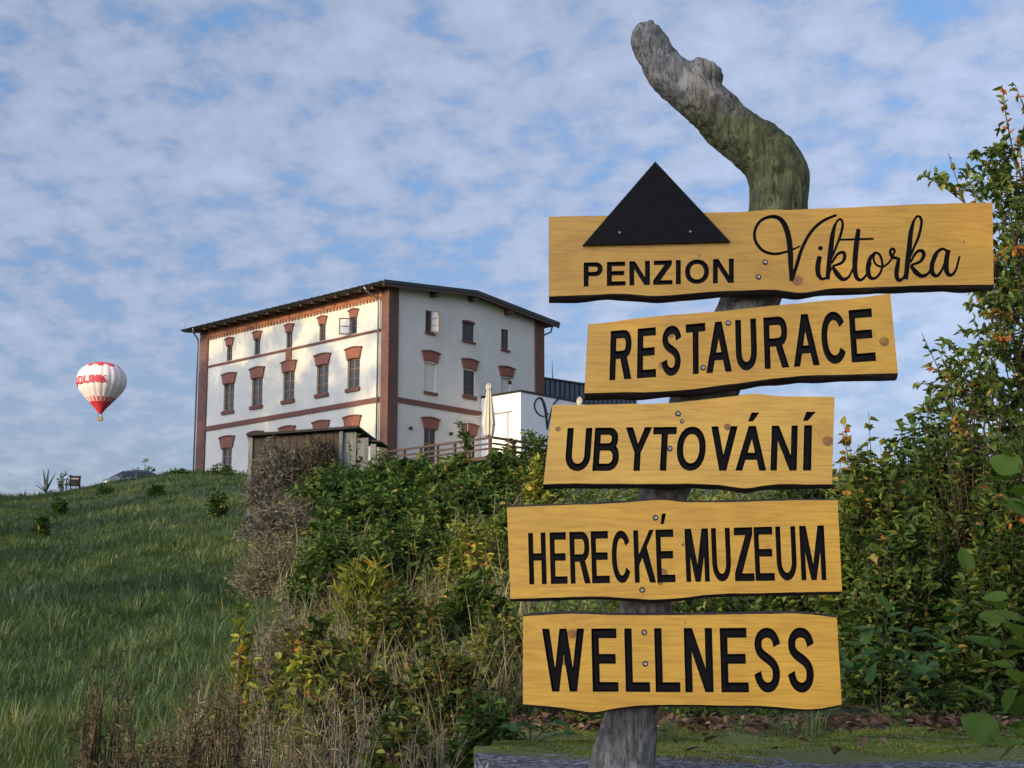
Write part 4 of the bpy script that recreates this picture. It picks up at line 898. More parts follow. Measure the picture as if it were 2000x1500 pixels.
def parasol(px, py_top, Yl, label, h=4.0):
    r = ray(px, py_top); c, s = math.cos(HEAD), math.sin(HEAD); nrm = np.array([-s, c, 0]); o = loc2world((0, Yl, 0)) - np.array([0, 0, CAMZ]); p = r * ((o @ nrm) / (r @ nrm)) + np.array([0, 0, CAMZ])
    zt = p[2]; zb = HZ + TZL; e = empty('closed_parasol', (p[0], p[1], zb)); tag(e, label, 'parasol', 'folded parasols on the terrace'); H = zt - zb
    MB().tube([(0, 0, 0), (0, 0, H + .05)], .035, 8).build('pole', M['frame_wood'], e, True)
    m = MB(); N = 20; prof = [(H - .02, .04), (H - .18, .14), (H - .34, .16), (H - .42, .11), (H - .9, .17), (H - 1.6, .25), (H - 2.3, .33), (H - 2.42, .30), (H - 2.9, .24)]
    for z, rr in prof:
        for k in range(N):
            a = 2 * math.pi * k / N; q = rr * (1 + (.16 if k % 2 else -.10)); m.v.append((q * math.cos(a), q * math.sin(a), z + (.05 if k % 2 else -.03)))
    for i in range(len(prof) - 1):
        for k in range(N): m.f.append((i * N + k, (i + 1) * N + k, (i + 1) * N + (k + 1) % N, i * N + (k + 1) % N)); m.m.append(0)
    m.build('folded_canopy', M['canvas'], e); MB().box((-.4, -.4, 0), (.4, .4, .08)).build('base_plate', M['darkmetal'], e)
parasol(955, 748, -7.0, 'cream folded parasol standing on the terrace in front of the lit extension wall')
parasol(1132, 776, -7.2, 'folded parasol whose pale tip shows above the third sign board')
M['stonegrey'] = simple('grey_painted_tube', (.22, .22, .21), (.17, .17, .16), 6, .6)
# light frame standing on the terrace
fr = empty('metal_frame', loc2world((1.2, -5.2, TZL)), HEAD); tag(fr, 'thin pale metal frame standing on the terrace before the ground floor door', 'frame')
for y in (0, -3.0): MB().tube([(0, y, 0), (0, y, 2.45)], .03, 6).build('post', M['stonegrey'], fr)
MB().box((-.03, -3.3, 2.45), (.03, .3, 2.52)).build('crossbar', M['stonegrey'], fr)

# sheet metal hall behind the extension: barrel roof with standing seams
hall = empty('sheet_metal_hall', loc2world((13.6, 3.0, -1)), HEAD); tag(hall, 'dark blue grey standing seam metal hall rising behind the white extension', 'building')
def hall_geo():
    N = 14; Wd = 13.0; prof = [(Wd * k / N, 8.05 + .035 * Wd * k / N - 1.2 * max(0, (k / N - .62)) ** 1.3) for k in range(N + 1)]
    v = [(x, 0, 0) for x, z in prof] + [(x, 0, z) for x, z in prof] + [(x, 9, z) for x, z in prof] + [(x, 9, 0) for x, z in prof]; n = N + 1; f = []
    for k in range(N): f += [(k, k + 1, n + k + 1, n + k), (n + k, n + k + 1, 2 * n + k + 1, 2 * n + k), (2 * n + k, 2 * n + k + 1, 3 * n + k + 1, 3 * n + k)]
    f += [(0, n, 2 * n, 3 * n), (n - 1, 4 * n - 1, 3 * n - 1, 2 * n - 1)]
    MB().add(v, f).build('wall', M['seam'], hall)
    for k in range(26):
        x = .25 + k * .5; z = np.interp(x, [p[0] for p in prof], [p[1] for p in prof]); MB().box((x, -.05, .1), (x + .035, -.003, z - .04)).build('standing_seam', M['darkmetal'], hall)
    for k in range(N):
        (a, b), (c, d) = prof[k], prof[k + 1]; MB().prism([(a, -.10, b - .04), (c, -.10, d - .04), (c, -.10, d + .08), (a, -.10, b + .08)], (0, .09, 0)).build('roof_edge', M['darkmetal'], hall)
    MB().tube([(4.6, .5, 7.9), (4.55, .5, 9.6)], [.06, .02], 6).build('lightning_rod', M['zinc'], hall)
hall_geo()

# shed at the top of the bank, overhung with dry vines
M['oldboard'] = simple('grey_old_boards', (.19, .20, .19), (.09, .095, .09), 5, .9, bs=.5, bd=.02, stretch=(3, 3, .5))
M['darkboard'] = simple('dark_old_boards', (.06, .045, .035), (.025, .02, .017), 5, .9, bs=.5, bd=.02, stretch=(6, 6, .5))
M['felt'] = simple('roofing_felt', (.03, .028, .026), (.015, .014, .013), 8, .95, bs=.5, bd=.02)
SH = at(492, 985, 45.0); shed_rz = R(-6)
shed = empty('shed', (SH[0], 45.0, SH[2] - .5), shed_rz); tag(shed, 'low old timber shed with a black felt roof and dry vines hanging over it', 'shed')
SZ = SH[2] - .5
SW, SHT = 2.55, 2.55
for k in range(12): MB().box((k * SW / 12 + .006, 0, 0), ((k + 1) * SW / 12 - .006, .03 + .012 * (k % 2), SHT - .12 + .012 * k)).build('plank', M['darkboard'], shed)
MB().box((0, .05, 0), (SW, 2.4, SHT - .16)).build('back_wall', M['darkboard'], shed)
for k, (a, b, dz) in enumerate(((SW + .03, SW + .45, .05), (SW + .48, SW + .80, -.12), (SW + .86, SW + 1.02, -.3))): MB().box((a, .02 + .01 * k, 0), (b, .06 + .01 * k, SHT - .05 + dz)).build('side_board', M['oldboard'], shed)
MB().prism([(-.16, -.22, SHT - .10), (SW + .55, -.22, SHT + .08), (SW + .55, -.22, SHT + .15), (-.16, -.22, SHT - .03)], (0, 2.9, 0)).build('roof', M['felt'], shed)
MB().box((-.14, -.06, 0), (-.02, .06, SHT - .1)).build('corner_post', M['oldboard'], shed); MB().box((SW - .03, -.08, 0), (SW + .07, -.01, SHT + .02)).build('corner_post', M['oldboard'], shed)
MB().prism([(SW + .5, .1, SHT - .22), (SW + 1.15, .1, SHT - .30), (SW + 1.15, .1, SHT - .25), (SW + .5, .1, SHT - .16)], (0, 1.2, 0)).build('lower_roof', M['felt'], shed)

# ------------------------------------------------------------------ hot air balloon
M['bal_white'] = simple('balloon_white', (.78, .68, .65), (.72, .61, .59), .4, .6, bs=.02)
M['bal_red'] = simple('balloon_red', (.62, .035, .045), (.52, .03, .04), .4, .6, bs=.02)
M['wicker'] = simple('wicker', (.36, .22, .10), (.20, .12, .05), 8, .9, bs=.5, bd=.05)
def balloon():
    Y = 580.0; c = at(197, 748, Y); sc = Y / F / math.cos(R(0)) * 1.012      # metres per photo pixel there
    e = empty('hot_air_balloon', at(195, 822, Y)); tag(e, 'white and red hot air balloon floating left of the guest house', 'balloon'); E0 = np.array(e.location)
    prof = [(705, 0.5), (706, 12), (708, 20), (712, 29), (718, 37), (726, 43), (736, 46.3), (745, 46.8), (754, 45), (764, 39.5), (774, 31.5), (784, 22.5), (794, 13.5), (802, 7), (808, 3.2)]
    yy = np.array([p[0] for p in prof], float); rr = np.array([p[1] for p in prof], float); ys = np.linspace(705, 808, 52); rs = np.interp(ys, yy, rr)
    for _ in range(3): rs[1:-1] = (rs[:-2] + 2 * rs[1:-1] + rs[2:]) / 4
    G = 20; K = 6; N = G * K; V = []; Fc = []; Mi = []
    for y, r in zip(ys, rs):
        z = (822 - y) * sc
        for k in range(N):
            a = 2 * math.pi * k / N; b = 1 + .035 * abs(math.sin(math.pi * k / K)) ** .8; V.append((r * sc * b * math.cos(a), r * sc * b * math.sin(a), z))
    for i in range(len(ys) - 1):
        ym = (ys[i] + ys[i + 1]) / 2
        for k in range(N):
            g = k // K; Fc.append((i * N + k, i * N + (k + 1) % N, (i + 1) * N + (k + 1) % N, (i + 1) * N + k))
            lim = 778 if (k % K) < K / 2 else 785
            Mi.append(1 if (ym < (714.5 if (k % (2 * K)) < K else 719)) or ym > lim else 0)
    env = link('envelope', mesh_from('envelope', V, Fc, [M['bal_white'], M['bal_red']], Mi, True), e)
    # lettering wraps round the envelope
    R0 = lambda y: float(np.interp(y, ys, rs))
    def put(ch, x0, x1, y0, y1, sw=.22, bh=.2):
        m = MB()
        for P in glyph(ch, sw, bh):
            nS = 5; q = []
            for (u, v) in P:
                px = x0 + u * (x1 - x0); py = y0 + v * (y1 - y0); r = R0(py) * 1.075; s = max(-.995, min(.995, (px - 197.3) / r)); a = math.asin(s); q.append((r * sc * math.sin(a), -r * sc * math.cos(a), (822 - py) * sc))
            # subdivide long rectangles so that they follow the curve
            if len(P) == 4 and abs(P[1][0] - P[0][0]) > .5:
                q = None; (ax, ay), (bx, by), (cx, cy), (dx, dy) = P
                for k in range(nS):
                    t0, t1 = k / nS, (k + 1) / nS; qq = []
                    for u, v in ((ax + (bx - ax) * t0, ay + (by - ay) * t0), (ax + (bx - ax) * t1, ay + (by - ay) * t1), (dx + (cx - dx) * t1, dy + (cy - dy) * t1), (dx + (cx - dx) * t0, dy + (cy - dy) * t0)):
                        px = x0 + u * (x1 - x0); py = y0 + v * (y1 - y0); r = R0(py) * 1.075; a = math.asin(max(-.995, min(.995, (px - 197.3) / r))); qq.append((r * sc * math.sin(a), -r * sc * math.cos(a), (822 - py) * sc))
                    m.add(qq, [(0, 1, 2, 3)])
                continue
            m.add(q, [tuple(range(len(q)))])
        m.build('letter', M['bal_red'], env)
    put('A', 151.2, 157, 757, 740, .38, .26); put('D', 159, 171, 755, 739, .27, .2); put('L', 173, 182.5, 754, 739, .34, .24); put('I', 184, 188, 753.5, 739, .9); put('N', 189.5, 202.5, 753.5, 739, .3); put('K', 204, 219, 753.5, 739, .3)
    # burner frame, lines, basket
    s = sc; bz = 0.0
    MB().box((-4.6 * s, -3.2 * s, bz), (4.6 * s, 3.2 * s, 7 * s)).box((-4.9 * s, -3.5 * s, 6.6 * s), (4.9 * s, 3.5 * s, 7.3 * s)).build('basket', M['wicker'], e)
    m = MB()
    for a in (-1, 1):
        for b in (-1, 1): m.tube([(a * 4.4 * s, b * 3 * s, 7 * s), (a * 3.2 * s, b * 2.2 * s, 14.5 * s)], .05, 4)
    m.build('suspension_line', M['darkmetal'], e); MB().box((-1.6 * s, -1.2 * s, 10.5 * s), (1.6 * s, 1.2 * s, 11.6 * s)).build('burner', M['zinc'], e)
balloon()

# ------------------------------------------------------------------ parked car behind the brow
def car():
    Y = 99.0; gx = at(270, 935, Y)[0]; gz = at(270, 919, Y)[2] - 1.50
    M['carpaint'] = simple('silver_blue_paint', (.10, .125, .16), (.085, .11, .14), 2, .3, .3, bs=.01); M['tyre'] = simple('tyre_rubber', (.02, .02, .02), None, 20, .85); M['lampglass'] = simple('lamp_glass', (.6, .6, .58), None, 9, .2)
    e = empty('parked_car', (gx, Y, gz), R(4)); tag(e, 'silver blue parked car, only its roof and windows showing over the brow', 'car')
    # stations along the length: x, half width, floor, shoulder height, roof height
    st = [(-2.15, .70, .38, .62, .64), (-2.05, .80, .25, .80, .82), (-1.55, .86, .22, .92, .98), (-1.15, .87, .22, .95, 1.22), (-.7, .87, .22, .95, 1.43), (0, .88, .22, .95, 1.50), (.7, .88, .22, .95, 1.45), (1.25, .86, .22, .97, 1.20), (1.6, .86, .22, .98, 1.02), (2.0, .82, .26, .90, .92), (2.12, .74, .38, .74, .76)]
    V = []; Fc = []
    for x, w, fl, sh, rf in st:
        k = min(1, max(0, (rf - sh) / .5)); V += [(x, -w, fl), (x, -w * 1.02, (fl + sh) / 2), (x, -w, sh), (x, -w * (1 - .20 * k) + .02, sh + (rf - sh) * .86), (x, -w * (1 - .34 * k) * .85, rf), (x, w * (1 - .34 * k) * .85, rf), (x, w * (1 - .20 * k) - .02, sh + (rf - sh) * .86), (x, w, sh), (x, w * 1.02, (fl + sh) / 2), (x, w, fl)]
    n = 10
    for i in range(len(st) - 1):
        for j in range(n): Fc.append((i * n + j, i * n + (j + 1) % n, (i + 1) * n + (j + 1) % n, (i + 1) * n + j))
    Fc += [tuple(range(n))[::-1], tuple(range((len(st) - 1) * n, len(st) * n))]
    body = link('body', mesh_from('body', V, Fc, M['carpaint'], smooth=True), e)
    for s in (-1, 1):
        for x0, x1, a, b in ((-1.02, -.08, 1.28, 1.38), (.04, .98, 1.38, 1.24)):
            y0, y1 = s * .885, s * .735; MB().prism([(x0 - .1 if x0 < -.5 else x0, y0, 1.0), (x1 + (.1 if x1 > .5 else 0), y0, 1.0), (x1, y1, b), (x0, y1, a)], (0, s * .012, 0)).build('side_window', M['glass'], e)
        for x in (-1.35, 1.32):
            w = MB(); N = 20
            w.add([(x + math.cos(2 * math.pi * k / N) * .32, s * (.70 + .2 * q), .32 + math.sin(2 * math.pi * k / N) * .32) for q in (0, 1) for k in range(N)], [(k, (k + 1) % N, N + (k + 1) % N, N + k) for k in range(N)] + [tuple(range(N)), tuple(range(N, 2 * N))[::-1]])
            t = w.build('wheel', M['tyre'], e); q = MB(); q.add([(x + math.cos(2 * math.pi * k / N) * .2, s * .905, .32 + math.sin(2 * math.pi * k / N) * .2) for k in range(N)], [tuple(range(N))]); q.build('rim', M['zinc'], t)
        MB().box((-2.13, s * .45, .62), (-2.02, s * .72, .76)).build('headlight', M['lampglass'], e); MB().box((-.95, s * .90, .98), (-.80, s * 1.05, 1.10)).build('wing_mirror', M['carpaint'], e)
    MB().prism([(-1.58, -.72, .995), (-1.58, .72, .995), (-.82, .56, 1.40), (-.82, -.56, 1.40)], (-.012, 0, .012)).build('windscreen', M['glass'], e)
car()

# board on the brow
ab = at(146, 950, 92.0); e = empty('notice_board', (ab[0], 92.0, ab[2] - .25), R(3)); tag(e, 'small dark notice board standing on the brow between the sapling and the car', 'sign')
MB().box((-.31, 0, .25), (.31, .07, .82)).build('panel', M['darkmetal'], e); MB().box((-.34, -.03, .82), (.34, .10, .87)).build('roof', M['darkmetal'], e)
MB().box((-.24, -.012, .66), (.22, -.001, .76)).build('paper', M['canvas'], e)
for s in (-.28, .22): MB().box((s, .01, -.2), (s + .06, .06, .25)).build('leg', M['darkmetal'], e)
st = at(125, 950, 92.0); e = empty('tree_stake', (st[0], 92.0, st[2] - .3)); tag(e, 'low wooden stake frame beside the small sapling on the brow', 'stake')
for s in (-.13, .13): MB().box((s - .02, -.02, 0), (s + .02, .02, .72)).build('post', M['deckwood'], e)
MB().box((-.15, -.025, .66), (.15, .025, .72)).build('crossbar', M['deckwood'], e)
# ------------------------------------------------------------------ vegetation
def unit(a): return a / np.maximum(np.linalg.norm(a, axis=-1, keepdims=True), 1e-9)
def leaf_verts(P, D, Nn, L, Wd, fold=.25, droop=.18):
    "pointed oval leaves: base P, direction D, normal Nn, length L, width Wd (arrays); 6 verts, 2 quads each"
    D = unit(D); S_ = unit(np.cross(D, Nn)); Nn = np.cross(S_, D); L = L[:, None]; Wd = Wd[:, None]
    v = np.stack([P, P + D * L * .28 + S_ * Wd * .46 + Nn * Wd * fold, P + D * L * .66 + S_ * Wd * .38 + Nn * (Wd * fold * .8 - L * droop * .35),
                  P + D * L - Nn * L * droop, P + D * L * .66 - S_ * Wd * .38 + Nn * (Wd * fold * .8 - L * droop * .35), P + D * L * .28 - S_ * Wd * .46 + Nn * Wd * fold], 1)
    n = len(P); b = (np.arange(n) * 6)[:, None]; f = np.concatenate([b + np.array([[0, 1, 2, 3]]), b + np.array([[0, 3, 4, 5]])], 1).reshape(-1, 4)
    return v.reshape(-1, 3), f
def tube_verts(C, rad):
    "thin three sided stems: C (n,k,3) centre lines, rad (n,k)"
    n, k, _ = C.shape; T = unit(np.gradient(C, axis=1)); A = unit(np.cross(T, np.array([.31, .17, .93]))); B = np.cross(T, A); V = []
    for j in range(3):
        a = 2 * math.pi * j / 3; V.append(C + (A * math.cos(a) + B * math.sin(a)) * rad[..., None])
    V = np.stack(V, 2).reshape(-1, 3); idx = np.arange(n * k * 3).reshape(n, k, 3); f = []
    for j in range(3): f.append(np.stack([idx[:, :-1, j], idx[:, :-1, (j + 1) % 3], idx[:, 1:, (j + 1) % 3], idx[:, 1:, j]], -1).reshape(-1, 4))
    return V, np.concatenate(f)
def bez(a, b, c, t): t = t[..., None]; return (1 - t) ** 2 * a + 2 * t * (1 - t) * b + t ** 2 * c
def leaf_rnd(n, lo=0., hi=1., clump=None): return np.clip(RNG.uniform(lo, hi, n) if clump is None else clump + RNG.normal(0, .13, n), 0, 1)
PAL = {
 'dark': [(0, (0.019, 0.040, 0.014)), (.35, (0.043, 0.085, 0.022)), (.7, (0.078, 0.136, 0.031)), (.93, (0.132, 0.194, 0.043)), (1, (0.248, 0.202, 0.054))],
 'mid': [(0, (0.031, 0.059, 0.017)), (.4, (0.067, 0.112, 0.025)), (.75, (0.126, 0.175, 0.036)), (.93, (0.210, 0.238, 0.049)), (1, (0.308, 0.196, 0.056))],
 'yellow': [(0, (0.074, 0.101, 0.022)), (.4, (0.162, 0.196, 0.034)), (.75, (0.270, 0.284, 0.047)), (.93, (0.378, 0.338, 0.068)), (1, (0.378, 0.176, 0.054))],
 'brown': [(0, (0.038, 0.030, 0.022)), (.4, (0.088, 0.068, 0.041)), (.7, (0.149, 0.115, 0.065)), (.9, (0.230, 0.182, 0.101)), (1, (0.081, 0.115, 0.034))],
 'straw': [(0, (0.087, 0.075, 0.049)), (.4, (0.174, 0.152, 0.090)), (.75, (0.290, 0.254, 0.160)), (1, (0.145, 0.174, 0.065))],
 'grey': [(0, (0.068, 0.060, 0.050)), (.4, (0.150, 0.135, 0.109)), (.75, (0.255, 0.232, 0.188)), (1, (0.345, 0.315, 0.255))],
 'mixed': [(0, (0.027, 0.048, 0.017)), (.3, (0.063, 0.102, 0.026)), (.55, (0.128, 0.158, 0.038)), (.75, (0.225, 0.225, 0.053)), (.87, (0.180, 0.112, 0.053)), (1, (0.105, 0.063, 0.039))],
 'autumn': [(0, (0.099, 0.121, 0.024)), (.35, (0.209, 0.198, 0.033)), (.65, (0.330, 0.220, 0.039)), (.85, (0.396, 0.154, 0.033)), (1, (0.330, 0.077, 0.028))],
 'pear': [(0, (0.039, 0.072, 0.021)), (.4, (0.078, 0.124, 0.031)), (.7, (0.143, 0.182, 0.039)), (.9, (0.260, 0.247, 0.052)), (1, (0.442, 0.169, 0.046))],
 'dock': [(0, (0.026, 0.070, 0.024)), (.5, (0.046, 0.102, 0.034)), (1, (0.072, 0.138, 0.042))],
 'hazel': [(0, (0.050, 0.099, 0.015)), (.5, (0.083, 0.143, 0.020)), (1, (0.121, 0.187, 0.029))],
}
LM = {k: leaf_mat('leaf_' + k, v, .30 if k not in ('brown', 'straw', 'grey') else .15, .62, .18) for k, v in PAL.items()}
M['stem_green'] = simple('green_stem', (.06, .075, .03), (.035, .04, .02), 20, .8)
M['stem_brown'] = simple('brown_stem', (.085, .062, .042), (.04, .03, .022), 20, .85)
M['stem_grey'] = simple('grey_stem', (.20, .18, .15), (.10, .09, .075), 20, .85)
def shrub(name, label, cat, px, Y, ytop, wpx, pal, n_sh, per, lsize, group=None, stem='stem_brown', lw=.55, arch=.35, upright=.5, sink=.15, dy=None, spread=.35, base=None, tuft=0.0, lmin=.25):
    x = (px - 1000) / F * Y * 1.015; g = float(ground_z(x, Y)) if base is None else base
    top = at(px, ytop, Y)[2]; h = max(.25, top - g); rx = wpx / F * Y / 2; ry = rx * .8 if dy is None else dy
    e = empty(name, (x, Y, g - sink)); tag(e, label, cat, group)
    n = n_sh; a = RNG.uniform(0, 2 * math.pi, n); q = np.sqrt(RNG.uniform(0, 1, n)) * max(spread, .35)
    B = np.stack([q * np.cos(a) * rx, q * np.sin(a) * ry, np.zeros(n)], -1)
    a2 = a + RNG.normal(0, .9, n); rr = np.sqrt(RNG.uniform(.02, 1, n)); hz = np.sqrt(np.clip(1 - rr ** 2 * .9, 0, 1)) * RNG.uniform(.25, 1.05, n) ** (.6)
    T = np.stack([rr * np.cos(a2) * rx, rr * np.sin(a2) * ry, hz * (h + sink)], -1)
    Mi = B * .5 + T * .5; Mi[:, 2] = T[:, 2] * (upright + arch); Mi[:, :2] = B[:, :2] * .55 + T[:, :2] * .45 + RNG.normal(0, .18 * rx, (n, 2))
    k = 6; t = np.linspace(0, 1, k)[None, :].repeat(n, 0); C = bez(B[:, None], Mi[:, None], T[:, None], t)
    rad = (np.linspace(1, .35, k)[None] * RNG.uniform(.004, .008, n)[:, None]) * (1 + .015 * Y)
    V, Fq = tube_verts(C, rad); link('stems', fast_mesh('stems', V, Fq, M[stem]), e)
    m = n * per; tt = (lmin + (1 - lmin) * RNG.uniform(0, 1, (n, per)) ** .8); P = bez(B[:, None], Mi[:, None], T[:, None], tt).reshape(-1, 3)
    tg = unit((T - B)[:, None].repeat(per, 1).reshape(-1, 3)); rd = unit(RNG.normal(0, 1, (m, 3))); rd[:, 2] *= .6
    D = unit(tg * .45 + rd + np.array([0, 0, tuft])); up = unit(np.array([0, 0, 1.]) + RNG.normal(0, .55, (m, 3)) + .4 * unit(P * np.array([1, 1, .4])))
    sh = np.repeat(RNG.uniform(.1, .9, n), per); L = lsize * RNG.uniform(.55, 1.25, m); Vl, Fl = leaf_verts(P + rd * lsize * .12, D, up, L, L * lw * RNG.uniform(.8, 1.2, m), droop=.22)
    rnd = np.repeat(leaf_rnd(m, clump=sh), 6); link('foliage', fast_mesh('foliage', Vl, Fl, LM[pal], rnd), e)
    return e
# ---- meadow grass
def blades(P, L, Wd, lean, name, mat, rnd, parent=None):
    "curved grass blades: three segments"
    n = len(P); s = unit(np.cross(lean, np.array([0, 0, 1.]))) ; up = np.array([0, 0, 1.]); L = L[:, None]; Wd = Wd[:, None]
    k = np.linalg.norm(lean, axis=1)[:, None]; ld = unit(lean)
    def pt(t): return P + up * L * (t - .5 * k * t * t * .9).clip(-.2) + ld * L * (k * t * t * .75 + .1 * t)
    t0, t1, t2 = [np.full((n, 1), v) for v in (.0, .5, 1.)]
    m1 = pt(np.full((n, 1), .45)); m2 = pt(np.full((n, 1), .78)); tp = pt(t2)
    V = np.stack([P - s * Wd * .5, P + s * Wd * .5, m1 - s * Wd * .42, m1 + s * Wd * .42, m2 - s * Wd * .25, m2 + s * Wd * .25, tp - s * Wd * .03, tp + s * Wd * .03], 1).reshape(-1, 3)
    b = (np.arange(n) * 8)[:, None]; Fq = np.concatenate([b + np.array([[0, 1, 3, 2]]), b + np.array([[2, 3, 5, 4]]), b + np.array([[4, 5, 7, 6]])], 1).reshape(-1, 4)
    return link(name, fast_mesh(name, V, Fq, mat, np.repeat(rnd, 8)), parent)
def vnoise(X, Y, s, seed=0):
    "cheap smooth noise field in [0,1]"
    o = np.zeros_like(X); w = 0
    r = np.random.default_rng(100 + seed)
    for k in range(7):
        a = r.uniform(0, 2 * math.pi); f = s * (1.35 ** k) * r.uniform(.8, 1.2); p = r.uniform(0, 6.28); am = .8 ** k
        o += am * np.sin((X * math.cos(a) + Y * math.sin(a)) * f + p + 1.2 * np.sin((X * math.sin(a) - Y * math.cos(a)) * f * .6 + p)); w += am
    return np.clip(.5 + o / w * .95, 0, 1)
GP = [(0, (0.032, 0.064, 0.023)), (.25, (0.057, 0.106, 0.034)), (.5, (0.098, 0.155, 0.052)), (.7, (0.149, 0.201, 0.075)), (.85, (0.218, 0.241, 0.098)), (1, (0.322, 0.287, 0.149))]
LM['grass'] = leaf_mat('grass_blade', GP, .25, .5)
LM['dewgrass'] = leaf_mat('dew_grass_blade', [(0, (.028, .060, .030)), (.5, (.068, .118, .062)), (1, (.13, .18, .105))], .2, .5, .3)
def meadow():
    N = 230000; Yt = np.linspace(13, 96, 600); zt = np.interp(Yt, TY, TZ[0] * .4 + TZ[1] * .6); py = 1313 - F * zt / Yt; py = np.minimum.accumulate(py); cdf = (py[0] - py) + .35 * (Yt - 13); cdf /= cdf[-1]
    Y = np.interp(RNG.uniform(0, 1, N), cdf, Yt); u = RNG.uniform(-160, 700, N); X = (u - 1000) / F * Y
    lim = 640 + 0 * Y - np.clip((22 - Y) * 26, 0, 420) + 40 * np.sin(Y * .7)          # where the rough bank begins
    keep = u < lim + 60 + RNG.normal(0, 60, N); X, Y = X[keep], Y[keep]
    # part of the blades stand in tussocks
    n = len(X); tc = RNG.integers(0, n, 3200); ti = RNG.integers(0, 3200, n); tus = RNG.uniform(0, 1, n) < .5; sg = (.10 + .16 * RNG.uniform(0, 1, 3200))[ti] * (1 + .01 * Y[tc][ti])
    ox = RNG.normal(0, 1, n) * sg; oy = RNG.normal(0, 1, n) * sg; X = np.where(tus, X[tc][ti] + ox, X); Y = np.where(tus, Y[tc][ti] + oy, Y); tr = RNG.uniform(-.22, .30, 3200)[ti] * tus; tl = 1 + (.25 + .55 * RNG.uniform(0, 1, 3200)[ti]) * tus
    cl = .5 * vnoise(X, Y, 2.3, 1) + .5 * vnoise(X, Y, .7, 11); big = vnoise(X, Y, .22, 2); dew = vnoise(X * .5, Y, .28, 3)
    n = len(X); L = .72 * (.12 + .24 * cl ** 1.5 + .16 * RNG.uniform(0, 1, n) ** 2) * np.interp(Y, [8, 30, 90], [1.1, 1.0, .9]) * tl; Wd = (.0045 + .00034 * Y) * RNG.uniform(.7, 1.3, n)
    th = -1.2 + RNG.normal(0, 1.5, n) + 1.5 * (vnoise(X, Y, 1.7, 4) - .5); k = .35 + .8 * vnoise(X, Y, 1.9, 5) * RNG.uniform(.4, 1.3, n); lean = np.stack([np.cos(th) * k, np.sin(th) * k, np.zeros(n)], -1); ol = np.stack([ox, oy, 0 * ox], -1) / sg[:, None] * .7; lean = np.where(tus[:, None], .35 * lean + ol, lean)
    P = np.stack([X, Y, ground_z(X, Y) - .01], -1); rnd = np.clip(.12 + .40 * cl + .26 * (big - .2) + tr + RNG.normal(0, .17, n), 0, 1)
    d = dew + RNG.normal(0, .45, n) > .80
    tag(blades(P[~d], L[~d], Wd[~d], lean[~d], 'meadow_grass', LM['grass'], rnd[~d]), 'uneven shaded green meadow grass covering the slope on the left', 'grass', kind='stuff')
    tag(blades(P[d], L[d], Wd[d], lean[d], 'dewy_grass', LM['dewgrass'], rnd[d]), 'bluish dew covered grass in patches on the meadow slope', 'grass', kind='stuff')
meadow()
# ---- undergrowth on the bank: one mass of small leaves and dead stalks
def undergrowth():
    N = 52000; u = RNG.uniform(330, 2100, N); Yt = np.linspace(7.5, 46, 300); zt = np.interp(Yt, TY, TZ[2]); py = np.minimum.accumulate(1313 - F * zt / Yt); cdf = (py[0] - py) + 3 * (Yt - 7.5); cdf /= cdf[-1]; Y = np.interp(RNG.uniform(0, 1, N), cdf, Yt)
    lim = 640 - np.clip((22 - Y) * 26, 0, 420) + 40 * np.sin(Y * .7); X = (u - 1000) / F * Y
    keep = (u > lim - 30 + RNG.normal(0, 30, N)) & ~((Y < 11.0) & (X > -.35)); u, Y, X = u[keep], Y[keep], X[keep]; n = len(X)
    hgt = (.12 + .65 * vnoise(X, Y, 1.3, 6) ** 1.4) * np.interp(Y, [8, 20, 45], [.55, .9, 1.2]); Z = ground_z(X, Y) + hgt * RNG.uniform(0, 1, n) ** .6
    P = np.stack([X, Y, Z], -1); D = unit(RNG.normal(0, 1, (n, 3)) * np.array([1, 1, .5])); up = unit(np.array([0, -.25, 1.]) + RNG.normal(0, .5, (n, 3))); L = RNG.uniform(.04, .11, n) * np.interp(Y, [8, 20, 45], [.85, 1.1, 1.7])
    V, Fq = leaf_verts(P, D, up, L, L * RNG.uniform(.35, .7, n)); c = vnoise(X, Y, .9, 7); rnd = np.clip(.08 + .75 * c + RNG.normal(0, .15, n), 0, 1)
    tag(link('undergrowth', fast_mesh('undergrowth', V, Fq, LM['mixed'], np.repeat(rnd, 6))), 'tangled green and brown undergrowth covering the bank behind the signs', 'undergrowth', kind='stuff')
    # dead stalks and grass
    N = 40000; u = RNG.uniform(170, 1080, N); Y = np.interp(RNG.uniform(0, 1, N), cdf, Yt); lim = 640 - np.clip((22 - Y) * 26, 0, 470) + 40 * np.sin(Y * .7); X = (u - 1000) / F * Y
    w = vnoise(X, Y, .8, 8); keep = (u > lim - 70) & (w + RNG.normal(0, .25, N) > .50) & ~((Y < 11) & (X > -.3)) & ((u < 700 + 500 * (Y < 13)) | (RNG.uniform(0, 1, N) < .30)); X, Y = X[keep], Y[keep]; n = len(X)
    th = RNG.uniform(0, 6.28, n); k = RNG.uniform(.15, 1.3, n); L = RNG.uniform(.35, 1.05, n) * np.interp(Y, [8, 20, 45], [.8, 1.1, 1.3]); P = np.stack([X, Y, ground_z(X, Y) - .02], -1)
    tag(blades(P, L, (.004 + .00035 * Y) * RNG.uniform(.7, 1.5, n), np.stack([np.cos(th) * k, np.sin(th) * k, 0 * th], -1), 'dry_stalks', LM['straw'], RNG.uniform(0, 1, n)), 'dry straw coloured stalks and dead grass tangled through the bank', 'dry stalks', kind='stuff')
undergrowth()
